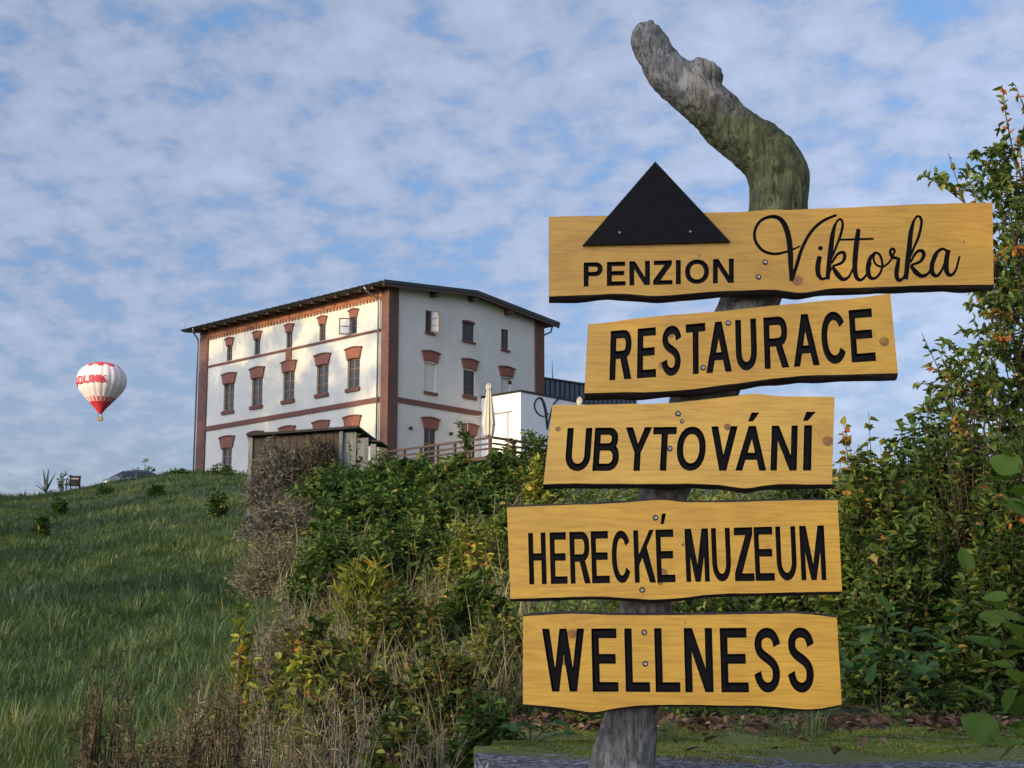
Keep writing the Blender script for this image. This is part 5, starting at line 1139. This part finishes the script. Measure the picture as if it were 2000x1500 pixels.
# ---- single bushes on the bank, back to front
sh = shrub
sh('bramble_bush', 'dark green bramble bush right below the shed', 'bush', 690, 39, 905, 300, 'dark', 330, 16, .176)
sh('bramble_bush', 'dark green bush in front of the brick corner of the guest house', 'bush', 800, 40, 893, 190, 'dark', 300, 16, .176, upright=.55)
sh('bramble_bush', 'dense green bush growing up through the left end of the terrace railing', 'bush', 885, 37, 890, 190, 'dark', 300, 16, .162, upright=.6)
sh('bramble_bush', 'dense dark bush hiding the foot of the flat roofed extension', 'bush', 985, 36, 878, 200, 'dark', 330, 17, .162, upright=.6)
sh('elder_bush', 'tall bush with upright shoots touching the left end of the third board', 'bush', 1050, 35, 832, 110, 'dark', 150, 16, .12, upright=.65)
sh('climbing_shrub', 'sprawling green climber growing over the right end of the shed', 'shrub', 752, 43, 868, 90, 'mid', 130, 14, .12, upright=.6)
sh('climbing_shrub', 'thin leafy sprig sticking up above the shed roof', 'shrub', 690, 42, 806, 60, 'dark', 16, 16, .10, upright=.7, spread=.5)
sh('leafy_shoot', 'single tall leafy shoot standing before the ground floor arch', 'shoot', 908, 37, 805, 46, 'dark', 9, 20, .135, upright=.7, lmin=.5)
sh('leafy_shoot', 'thin reddish shoot rising before the sunlit extension wall', 'shoot', 996, 36, 800, 46, 'brown', 8, 18, .121, upright=.7, lmin=.5)
sh('dry_vine_thicket', 'dark dry vines hanging over the right half of the shed front', 'thicket', 618, 44.3, 846, 120, 'brown', 420, 13, .14, stem='stem_grey', lw=.25, arch=.5, upright=.55, tuft=-.7)
sh('dry_vine_thicket', 'grey dry vine thicket hanging over the left half of the shed front', 'thicket', 540, 44.0, 850, 130, 'grey', 560, 13, .14, stem='stem_grey', lw=.22, arch=.5, upright=.55, tuft=-.6)
sh('dry_vine_thicket', 'grey brown dead thicket at the foot of the shed', 'thicket', 560, 36, 960, 200, 'grey', 420, 12, .12, stem='stem_grey', lw=.2, arch=.45, tuft=-.2)
sh('dry_vine_thicket', 'brownish dead weeds between the meadow and the bramble bank', 'thicket', 545, 27, 1035, 190, 'straw', 360, 11, .10, stem='stem_grey', lw=.2, arch=.4)
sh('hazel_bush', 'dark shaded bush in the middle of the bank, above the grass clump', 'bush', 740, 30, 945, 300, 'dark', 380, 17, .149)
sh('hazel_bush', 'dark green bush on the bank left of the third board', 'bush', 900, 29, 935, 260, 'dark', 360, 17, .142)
sh('hop_vine', 'bright yellow green vine hanging beside the left end of the third board', 'vine', 1048, 24, 880, 60, 'yellow', 70, 17, .115, upright=.6)
sh('bramble_bush', 'green bush touching the left end of the fourth board from behind', 'bush', 1010, 23, 985, 170, 'mid', 260, 16, .115)
sh('hop_vine', 'yellowish sunlit bush with brown tangle left of the fourth board', 'vine', 930, 20, 1010, 170, 'yellow', 150, 14, .101)
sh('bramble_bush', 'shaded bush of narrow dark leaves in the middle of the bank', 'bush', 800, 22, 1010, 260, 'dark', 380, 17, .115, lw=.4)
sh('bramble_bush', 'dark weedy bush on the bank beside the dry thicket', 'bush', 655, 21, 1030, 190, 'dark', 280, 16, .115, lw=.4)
sh('tall_grass_clump', 'pale green clump of tall bent grass in the middle of the bank', 'grass clump', 725, 17, 1085, 150, 'yellow', 130, 12, .16, lw=.10, arch=.55, stem='stem_green', tuft=.5)
sh('hop_vine', 'light green leafy patch left of the lowest board', 'vine', 930, 14.5, 1110, 210, 'mid', 230, 14, .095)
sh('bramble_bush', 'brown green bramble patch below the grass clump', 'bush', 780, 14, 1150, 230, 'mixed', 300, 15, .088)
sh('nettle_patch', 'low mixed weeds with broad yellow green leaves on the lower bank', 'weeds', 620, 13, 1190, 210, 'mixed', 240, 13, .095)
sh('bramble_bush', 'small leaved green bush next to the left end of the lowest board', 'bush', 985, 11.8, 1195, 170, 'mixed', 330, 16, .074)
sh('nettle_patch', 'dark green nettles below the lowest board, left of the post', 'weeds', 860, 10.6, 1255, 220, 'mixed', 330, 16, .074)
sh('nettle_patch', 'grey green weeds low on the bank, left of the nettles', 'weeds', 700, 10.4, 1275, 220, 'mixed', 300, 15, .074)
sh('nettle_patch', 'deep green low weeds at the left corner of the concrete', 'weeds', 950, 8.9, 1345, 150, 'dark', 200, 14, .068)
sh('nettle_patch', 'low dark plants at the lower edge of the picture between dry stems and concrete', 'weeds', 790, 8.6, 1370, 190, 'mixed', 230, 14, .061)
sh('dry_weed_clump', 'tall dark brown dry weed clump at the lower left', 'dry weeds', 235, 10.6, 1240, 150, 'brown', 90, 12, .05, stem='stem_brown', lw=.25, upright=.6, spread=.95)
sh('dry_weed_clump', 'brown dry weed clump right of the tall one, lower left', 'dry weeds', 430, 10.4, 1285, 210, 'brown', 150, 12, .05, stem='stem_brown', lw=.25, upright=.6, spread=.95)
sh('dry_weed_clump', 'low matted brown weeds along the bottom edge, lower left', 'dry weeds', 320, 9.3, 1390, 240, 'brown', 240, 14, .05, stem='stem_brown', lw=.28, upright=.5, spread=.7)
sh('dry_weed_clump', 'thin straw coloured dry stems in the lower middle of the bank', 'dry weeds', 560, 9.7, 1330, 200, 'straw', 190, 10, .05, stem='stem_grey', lw=.2, upright=.55, spread=.6)
sh('dry_weed_clump', 'tangle of straw stems over the dark weeds in the lower middle', 'dry weeds', 690, 9.5, 1315, 210, 'straw', 170, 9, .055, stem='stem_grey', lw=.18, upright=.5, spread=.8)
sh('dry_weed_clump', 'bleached dry stems along the bottom edge left of the concrete', 'dry weeds', 840, 8.4, 1375, 150, 'straw', 110, 8, .045, stem='stem_grey', lw=.18, upright=.5, spread=.8)
sh('dry_weed_clump', 'straw coloured patch beside the bright shoot at the meadow edge', 'dry weeds', 560, 14.5, 1120, 140, 'straw', 170, 10, .08, stem='stem_grey', lw=.16, upright=.5, spread=.8)
sh('leafy_shoot', 'bright green leafy shoot at the edge of the meadow', 'shoot', 492, 14, 1160, 50, 'yellow', 14, 13, .101, upright=.7, spread=.5)
sh('leafy_shoot', 'fresh green leaves low on the bank beside dark brush', 'shoot', 605, 12.2, 1245, 70, 'yellow', 16, 10, .115, upright=.55)
# right of and behind the boards
sh('hedge_bush', 'leafy bush filling the gap right of the maple, its top against the sky', 'bush', 1770, 14, 812, 190, 'dark', 330, 16, .10, upright=.5)
sh('hedge_bush', 'dark bush behind the gap between third and fourth boards', 'bush', 1290, 20, 955, 360, 'dark', 360, 17, .09)
sh('hedge_bush', 'leafy dark bush behind the two lowest boards', 'bush', 1330, 13.5, 1120, 420, 'dark', 360, 17, .065)
sh('hedge_bush', 'dark bush behind the right ends of the middle boards', 'bush', 1560, 15, 870, 240, 'dark', 330, 16, .10, upright=.5)
sh('maple_sapling', 'young maple with yellow and orange tips beside the third board', 'sapling', 1690, 13.6, 752, 170, 'autumn', 60, 14, .085, upright=.62, lw=.85)
sh('hedge_bush', 'green yellow bush right of the third board', 'bush', 1690, 13, 862, 210, 'mid', 330, 16, .095, upright=.5)
sh('hedge_bush', 'tall dark leafy bush between the maple and the right edge', 'bush', 1845, 12.6, 735, 230, 'dark', 380, 17, .095, upright=.5)
sh('hedge_bush', 'loose twiggy bush with sky showing through, right of the second board', 'bush', 1890, 12.2, 640, 230, 'pear', 120, 20, .075, upright=.6, lw=.5)
sh('hedge_bush', 'dense dark bush at the right edge of the picture', 'bush', 1985, 12, 790, 220, 'dark', 380, 17, .095, upright=.5)
sh('hedge_bush', 'shaded bush right of the fourth board', 'bush', 1745, 11.8, 1010, 240, 'dark', 380, 16, .085)
sh('hedge_bush', 'shaded bush low at the right edge behind the broad leaves', 'bush', 1930, 11.4, 1030, 240, 'mid', 360, 16, .085)
# pear like tree at the right edge
def edge_tree():
    x, Y = at(2075, 1200, 10.6)[0], 10.6; g = float(ground_z(x, Y)); e = empty('pear_tree', (x, Y, g - .1)); tag(e, 'slender tree with small green and orange leaves along the right edge', 'tree')
    tips = [(1957, 165, 1.3), (1852, 300, 1.1), (1990, 250, 1.2), (1905, 395, .9), (1965, 360, .8), (1940, 470, .6), (1985, 520, .6), (1950, 600, .5), (1990, 660, .4), (1900, 610, .5), (1935, 330, .4), (1895, 350, .4), (1985, 400, .4), (1960, 500, .4), (1915, 450, .4), (1975, 570, .4), (1930, 640, .4), (1880, 700, .3), (1990, 720, .3), (1960, 280, .4), (2030, 200, .8), (2090, 160, .8), (2060, 380, .4), (2120, 300, .4), (1930, 520, .3), (1975, 430, .5), (1925, 700, .3), (1860, 668, .5), (1800, 650, .7), (1985, 330, .5)]
    mb = MB(); o = np.array(e.location); mb.tube([(0, 0, -.1), (-.05, .02, 1.2), (-.02, -.03, 2.4), (.08, 0, 3.6), (.1, .05, 4.6)], [.075, .065, .05, .035, .015], 8)
    Ps = []; Ds = []; Ls = []; R_ = []
    C = []; Rd = []
    for (px, py, ln) in tips:
        T = at(px, py, Y + RNG.uniform(-.5, .4)) - o; b = np.array([RNG.uniform(-.05, .1), 0, np.clip(T[2] - RNG.uniform(.9, 1.7), .6, 4.2)]); mi = b * .45 + T * .55 + np.array([-.10, 0, -.18])
        subs = [(b, mi, T)]
        for k in range(8):
            t = np.array([RNG.uniform(.2, .85)]); p = bez(b, mi, T, t)[0]; q = p + unit(RNG.normal(0, 1, 3) * np.array([1, .8, .6]) + np.array([-.3, 0, .5])) * RNG.uniform(.2, .5); subs.append((p, (p + q) / 2 + np.array([0, 0, .03]), q))
        for s_i, (b_, m_, t_) in enumerate(subs):
            t = np.linspace(0, 1, 7); c = bez(b_, m_, t_, t); C.append(c); Rd.append(np.linspace(.012 if s_i == 0 else .006, .0025, 7))
            nl = 40 if s_i == 0 else 28; tt = RNG.uniform(.25, 1, nl); P = bez(b_, m_, t_, tt); tg = unit(t_ - b_)
            rd = unit(RNG.normal(0, 1, (nl, 3))); Ps.append(P); Ds.append(unit(tg * .5 + rd + np.array([0, 0, -.25]))); Ls.append(RNG.uniform(.042, .075, nl)); R_.append(np.clip(RNG.normal(.42 + (.5 if RNG.uniform() < .13 else 0), .2, nl), 0, 1))
    V, Fq = tube_verts(np.array(C), np.array(Rd)); link('branches', fast_mesh('branches', V, Fq, M['stem_brown']), e); mb.build('trunk', M['stem_brown'], e, True)
    P = np.concatenate(Ps); D = np.concatenate(Ds); L = np.concatenate(Ls); V, Fq = leaf_verts(P, D, unit(np.array([0, 0, 1.]) + RNG.normal(0, .7, P.shape)), L, L * .52); link('crown', fast_mesh('crown', V, Fq, LM['pear'], np.repeat(np.concatenate(R_), 6)), e)
edge_tree()
# ---- broad leaved plants near the camera: every leaf its own part
def broad_leaf_mesh(name, pal, kind):
    "one leaf, length 1 along +X, slightly cupped, with a midrib fold and wavy edge"
    N = 7; V = []; Fc = []
    for i in range(N + 1):
        t = i / N; w = (math.sin(math.pi * t ** (.62 if kind == 'dock' else .8)) ** .85) * (.30 if kind == 'dock' else .40); z = -.22 * t * t + .03 * math.sin(t * 9)
        V += [(t, -w, z + w * .22 + .02 * math.sin(t * 14)), (t, -w * .5, z + w * .05), (t, 0, z), (t, w * .5, z + w * .05), (t, w, z + w * .22 + .02 * math.sin(t * 12 + 1))]
    for i in range(N):
        for j in range(4): Fc.append((i * 5 + j, i * 5 + j + 1, i * 5 + j + 6, i * 5 + j + 5))
    out = []
    for q in range(4): out.append(fast_mesh(name, np.array(V), np.array(Fc), LM[pal], np.full(len(V), .1 + .27 * q), True))
    return out
def leaf_plant(name, label, cat, base, stems, pal, kind, size, stem='stem_green'):
    e = empty(name, base); tag(e, label, cat); ms = broad_leaf_mesh('leaf', pal, kind); C = []
    for si, (mid, tip, nl, t0) in enumerate(stems):
        b = np.zeros(3); mid = np.array(mid, float) - base; tip = np.array(tip, float) - base; t = np.linspace(0, 1, 8); C.append(bez(b, mid, tip, t))
        for k in range(nl):
            tt = t0 + (1 - t0) * (k + .6) / nl; p = bez(b, mid, tip, np.array([tt]))[0]; tg = unit(2 * (1 - tt) * (mid - b) + 2 * tt * (tip - mid)); side = unit(np.cross(tg, np.array([.1, .2, 1.]))) * (1 if k % 2 else -1)
            d = unit(tg * .45 + side * .9 + RNG.normal(0, .3, 3) + np.array([0, -.25, .05])); nz = unit(np.array([0, -.35, 1.]) + RNG.normal(0, .35, 3)); y = unit(np.cross(nz, d)); nz = np.cross(d, y); s = size * RNG.uniform(.65, 1.25)
            o = link('leaf', ms[int(RNG.integers(0, 4))], e); m = Matrix(((d[0], y[0], nz[0], 0), (d[1], y[1], nz[1], 0), (d[2], y[2], nz[2], 0), (0, 0, 0, 1))); o.matrix_local = Matrix.Translation(Vector(p.tolist())) @ m @ Matrix.Scale(float(s), 4)
    C = np.array(C); V, Fq = tube_verts(C, np.linspace(.006, .002, 8)[None].repeat(len(C), 0)); link('stems', fast_mesh('stems', V, Fq, M[stem]), e)
A5 = lambda x, y, Y: at(x, y, Y)
leaf_plant('hazel_seedling', 'fresh green hazel shoots with broad leaves reaching in at the lower right edge', 'shrub', A5(2110, 1530, 5.4),
    [(A5(2050, 1350, 5.3), A5(1925, 1250, 5.2), 9, .35), (A5(2060, 1300, 5.5), A5(1880, 1105, 5.6), 10, .35), (A5(2100, 1250, 5.4), A5(1945, 840, 5.5), 14, .3), (A5(2100, 1200, 5.6), A5(1990, 905, 5.4), 10, .3), (A5(2050, 1420, 5.2), A5(1910, 1360, 5.1), 9, .3), (A5(2070, 1460, 5.0), A5(1940, 1440, 5.0), 8, .3), (A5(2080, 1330, 5.4), A5(1965, 1160, 5.3), 10, .3), (A5(2090, 1400, 5.2), A5(1980, 1330, 5.1), 8, .3)], 'hazel', 'hazel', .105)
b = A5(1720, 1395, 10.7); leaf_plant('burdock_plant', 'burdock with large dull green leaves right of the lowest board', 'plant', b,
    [(A5(1690, 1300, 10.6), A5(1670, 1225, 10.5), 9, .35), (A5(1720, 1280, 10.6), A5(1735, 1190, 10.5), 10, .35), (A5(1760, 1290, 10.6), A5(1800, 1225, 10.4), 10, .35), (A5(1770, 1320, 10.5), A5(1850, 1275, 10.4), 9, .35), (A5(1700, 1340, 10.5), A5(1665, 1300, 10.4), 6, .4), (A5(1760, 1340, 10.5), A5(1790, 1300, 10.3), 6, .4), (A5(1800, 1320, 10.6), A5(1870, 1190, 10.6), 7, .5)], 'dock', 'dock', .155)
b = A5(1745, 1425, 9.9); leaf_plant('dock_seedling', 'small bright green seedling on the leaf litter below the burdock', 'plant', b, [(A5(1740, 1400, 9.9), A5(1742, 1365, 9.9), 6, .2), (A5(1760, 1400, 9.9), A5(1772, 1385, 9.9), 5, .2)], 'hazel', 'dock', .075)
b = A5(1035, 1455, 8.3); leaf_plant('dock_plant', 'low leafy plant at the back left of the concrete', 'plant', b, [(A5(1020, 1425, 8.3), A5(985, 1410, 8.2), 6, .3), (A5(1035, 1415, 8.3), A5(1040, 1385, 8.3), 6, .3), (A5(1060, 1425, 8.3), A5(1090, 1405, 8.2), 6, .3), (A5(1060, 1435, 8.1), A5(1120, 1430, 8.0), 6, .2)], 'dock', 'dock', .075)
# ---- litter and tufts on the concrete
def litter():
    m = simple('dead_leaf', (.17, .085, .045), (.08, .042, .028), 30, .8); m2 = simple('dead_leaf_pale', (.30, .20, .11), (.18, .11, .06), 30, .8)
    me = []
    for k in range(4):
        V, Fq = leaf_verts(np.zeros((1, 3)), np.array([[1., 0, 0]]), np.array([[0, 0, 1.]]), np.array([1.]), np.array([.55]), fold=.25 + .12 * k, droop=-.12 * k); me.append(fast_mesh('fallen_leaf', V, Fq, m if k < 3 else m2))
    for k in range(30):
        if k < 14: x, Y = RNG.uniform(.35, 2.6), RNG.uniform(6.6, 8.5)
        else: x, Y = RNG.uniform(.3, 3.6), RNG.uniform(8.8, 10.6)
        z = SLAB_Z + .016 + .05 * np.clip((Y - 9) / 2, 0, 1); o = link('fallen_leaf', me[int(RNG.integers(0, 4))], None, (x, Y, z)); s = RNG.uniform(.05, .105); o.scale = (s, s, s); o.rotation_euler = (RNG.uniform(-.4, .4), RNG.uniform(-.4, .1), RNG.uniform(0, 6.28))
        tag(o, 'brown curled fallen leaf lying on the mossy concrete', 'leaf', 'fallen leaves on the concrete')
    def tuft(x, Y, n, h, label):
        a = RNG.uniform(0, 6.28, n); k = RNG.uniform(.2, 1.2, n); P = np.stack([RNG.normal(0, .035, n), RNG.normal(0, .035, n), np.zeros(n)], -1)
        e = empty('grass_tuft', (x, Y, SLAB_Z)); tag(e, label, 'grass tuft'); blades(P, h * RNG.uniform(.5, 1.1, n), RNG.uniform(.003, .006, n), np.stack([np.cos(a) * k, np.sin(a) * k, 0 * a], -1), 'blades', LM['grass'], RNG.uniform(.35, .85, n), e)
    p = at(1592, 1430, 9.2); tuft(p[0], 9.2, 90, .24, 'fresh grass tuft under the right end of the lowest board'); p = at(1530, 1430, 9.4); tuft(p[0], 9.4, 70, .2, 'grass tuft on the moss under the letter S of the lowest board'); p = at(1300, 1430, 9.0); tuft(p[0], 9.0, 70, .2, 'thin grass tuft just right of the post'); p = at(1445, 1430, 9.6); tuft(p[0], 9.6, 60, .18, 'grass tuft at the back of the moss below the middle of the lowest board')
    sh('nettle_patch', 'small dark nettles at the back edge of the moss below the lowest board', 'weeds', 1490, 10.9, 1365, 130, 'dock', 90, 14, .05); sh('nettle_patch', 'dark nettles behind the foot of the post', 'weeds', 1150, 10.3, 1345, 160, 'dark', 150, 14, .05); sh('nettle_patch', 'low dark weeds right of the post below the lowest board', 'weeds', 1340, 10.9, 1370, 160, 'dark', 120, 14, .05); sh('nettle_patch', 'dark weeds below the burdock at the back edge of the moss', 'weeds', 1850, 10.9, 1330, 220, 'dark', 190, 14, .055)
litter()
def moss():
    N = 110000; X = RNG.uniform(-.1, 4.2, N); Y = RNG.uniform(6.4, 10.8, N); w = vnoise(X, Y, 3.0, 21) + np.interp(Y, [6.4, 7.4, 8.2], [-.45, 0, .3]); k = w > .5 + RNG.normal(0, .08, N); X, Y = X[k], Y[k]; n = len(X)
    P = np.stack([X, Y, SLAB_Z + .012 * np.sin(X * 2.1 + Y) + .010 * np.sin(X * 5.3 - Y * 3.1) + .05 * np.clip((Y - 9) / 2, 0, 1)], -1); a = RNG.uniform(0, 6.28, n); q = RNG.uniform(.3, 1.4, n)
    tag(blades(P, RNG.uniform(.006, .018, n) * (.5 + vnoise(X, Y, 5.0, 22)), RNG.uniform(.004, .009, n), np.stack([np.cos(a) * q, np.sin(a) * q, 0 * a], -1), 'moss', LM['moss'], np.clip(vnoise(X, Y, 2.2, 23) + RNG.normal(0, .15, n), 0, 1)), 'green moss spreading over the old concrete at the foot of the post', 'moss', kind='stuff')
LM['moss'] = leaf_mat('moss_leaf', [(0, (.055, .062, .014)), (.4, (.14, .17, .025)), (.8, (.26, .28, .045)), (1, (.18, .13, .05))], .2, .7)
moss()
def leaf_litter():
    n = 2600; X = RNG.uniform(-.2, 4.6, n); Y = 10.15 + RNG.normal(0, .42, n) + .15 * np.sin(X * 3); Y = np.clip(Y, 8.9, 11.6)
    Z = np.where(Y < 10.9, SLAB_Z + .015 + .05 * np.clip((Y - 9) / 2, 0, 1), ground_z(X, Y) + .02) + RNG.uniform(0, .03, n); L = RNG.uniform(.03, .085, n)
    V, Fq = leaf_verts(np.stack([X, Y, Z], -1), unit(RNG.normal(0, 1, (n, 3)) * np.array([1, 1, .3])), unit(np.array([0, 0, 1.]) + RNG.normal(0, .5, (n, 3))), L, L * .6, droop=-.15)
    tag(link('leaf_litter', fast_mesh('leaf_litter', V, Fq, LM['litter'], np.repeat(RNG.uniform(0, 1, n), 6))), 'brown leaf litter along the back edge of the mossy concrete', 'leaf litter', kind='stuff')
LM['litter'] = leaf_mat('litter_leaf', [(0, (.035, .022, .016)), (.5, (.11, .060, .038)), (.85, (.19, .105, .06)), (1, (.30, .22, .12))], .1, .7)
leaf_litter()
# ---- plants on the brow
def spiky():
    p = at(90, 955, 90.0); e = empty('spiky_plant', (p[0], 90, p[2] - .2)); tag(e, 'spiky agave like plant standing on the brow at the far left', 'plant'); ms = mesh_from('leaf', [(-.05, 0, 0), (.05, 0, 0), (.07, .03, .35), (-.07, .03, .35), (.03, .12, .8), (-.03, .12, .8), (0, .22, 1.0)], [(0, 1, 2, 3), (3, 2, 4, 5), (5, 4, 6)], simple('agave_leaf', (.10, .14, .12), (.06, .09, .075), 9, .6))
    for rz, rx, s in ((0, .1, 1.5), (2.8, .15, 1.4), (1.57, .55, 1.2), (-1.5, 1.25, 1.4), (1.7, 1.3, 1.3), (-1.9, .35, 1.3), (.5, .9, 1.0), (-.8, 1.0, .9), (2.4, .9, .9)):
        o = link('leaf', ms, e); o.rotation_euler = (-rx, 0, rz); o.scale = (1.3, 1, s)
spiky()
sh('sapling', 'tiny loose leaved sapling beside the notice board on the brow', 'sapling', 133, 92, 906, 34, 'dark', 18, 9, .16, upright=.75, lmin=.55, spread=.1)
sh('bush', 'round dark bush behind the parked car', 'bush', 287, 108, 897, 56, 'dark', 60, 10, .26, upright=.6, spread=.2)
for px, Y, yt, w, lb in ((312, 62, 945, 46, 'dark weed clump on the meadow below the parked car'), (432, 50, 950, 46, 'tall dark weed on the meadow left of the shed'), (128, 60, 968, 34, 'small dark weed on the meadow below the notice board'), (215, 70, 948, 50, 'low dark weed patch on the upper meadow'), (95, 48, 992, 30, 'dark weed on the meadow at far left'), (440, 78, 905, 60, 'weeds before the ground floor window of the guest house'), (360, 80, 922, 60, 'low weeds along the brow right of the car')):
    sh('meadow_weed', lb, 'weed', px, Y, yt, w, 'dark', 34, 10, .16, upright=.5, stem='stem_green')
# ---- trees left of the picture, whose shade lies on the slope and whose leaves dapple the long wall
M['bark'] = simple('tree_bark', (.10, .08, .06), (.05, .04, .03), 6, .9, bs=.6, bd=.04, stretch=(1, 1, .3))
def make_tree(seed, H, Rr, nl, gap):
    r = np.random.default_rng(seed); mb = MB(); mb.tube([(0, 0, -1), (.1, 0, H * .25), (-.05, .1, H * .5), (.1, 0, H * .8), (0, 0, H * .95)], [.28, .22, .16, .08, .02], 8); cl = []
    for k in range(16):
        a = r.uniform(0, 6.28); z0 = H * r.uniform(.18, .7); q = Rr * r.uniform(.6, 1.0) * math.sqrt(max(.12, 1 - (z0 / H) ** 2)); t = np.array([q * math.cos(a), q * math.sin(a), z0 + q * r.uniform(.25, .6)]); mb.tube([(0, 0, z0), tuple(t * .5 + np.array([0, 0, z0 * .5 + .1])), tuple(t)], [.07, .05, .015], 5)
        for j in range(7): cl.append(t * r.uniform(.45, 1.08) * np.array([1, 1, 0]) + np.array([0, 0, z0 + (t[2] - z0) * r.uniform(.4, 1.2)]) + r.normal(0, Rr * .16, 3))
    for k in range(14): cl.append(np.array([r.normal(0, Rr * .3), r.normal(0, Rr * .3), H * r.uniform(.6, 1.0)]))
    cl = np.array(cl); ci = r.integers(0, len(cl), nl); P = cl[ci] + r.normal(0, gap, (nl, 3)) * np.array([1, 1, .75]); D = unit(r.normal(0, 1, (nl, 3)) + np.array([0, 0, -.3])); L = r.uniform(.10, .2, nl); V, Fq = leaf_verts(P, D, unit(np.array([0, 0, 1.]) + r.normal(0, .6, (nl, 3))), L, L * .6)
    return mb, fast_mesh('crown', V, Fq, LM['dark'], np.repeat(np.clip(r.normal(.5, .2, nl), 0, 1), 6))
TREES = [make_tree(11, 11, 4.2, 15000, .62), make_tree(12, 10, 4.0, 14000, .60), make_tree(13, 17, 5.5, 34000, .42)]
TM = [mesh_from('trunk', t[0].v, t[0].f, M['bark'], t[0].m, True) for t in TREES]
def tree(x, y, kind, s=1.0, rz=0.0):
    e = empty('leafy_tree', (x, y, float(ground_z(x, y)) - .1), rz); e.scale = (s, s, s); tag(e, 'leafy tree in the row beyond the left edge of the picture', 'tree', 'trees beyond the left edge')
    link('trunk', TM[kind], e); link('crown', TREES[kind][1], e)
for k, (x, y, kd, s) in enumerate(SHADE_TREES): tree(x, y, kd, s, k * 1.3)
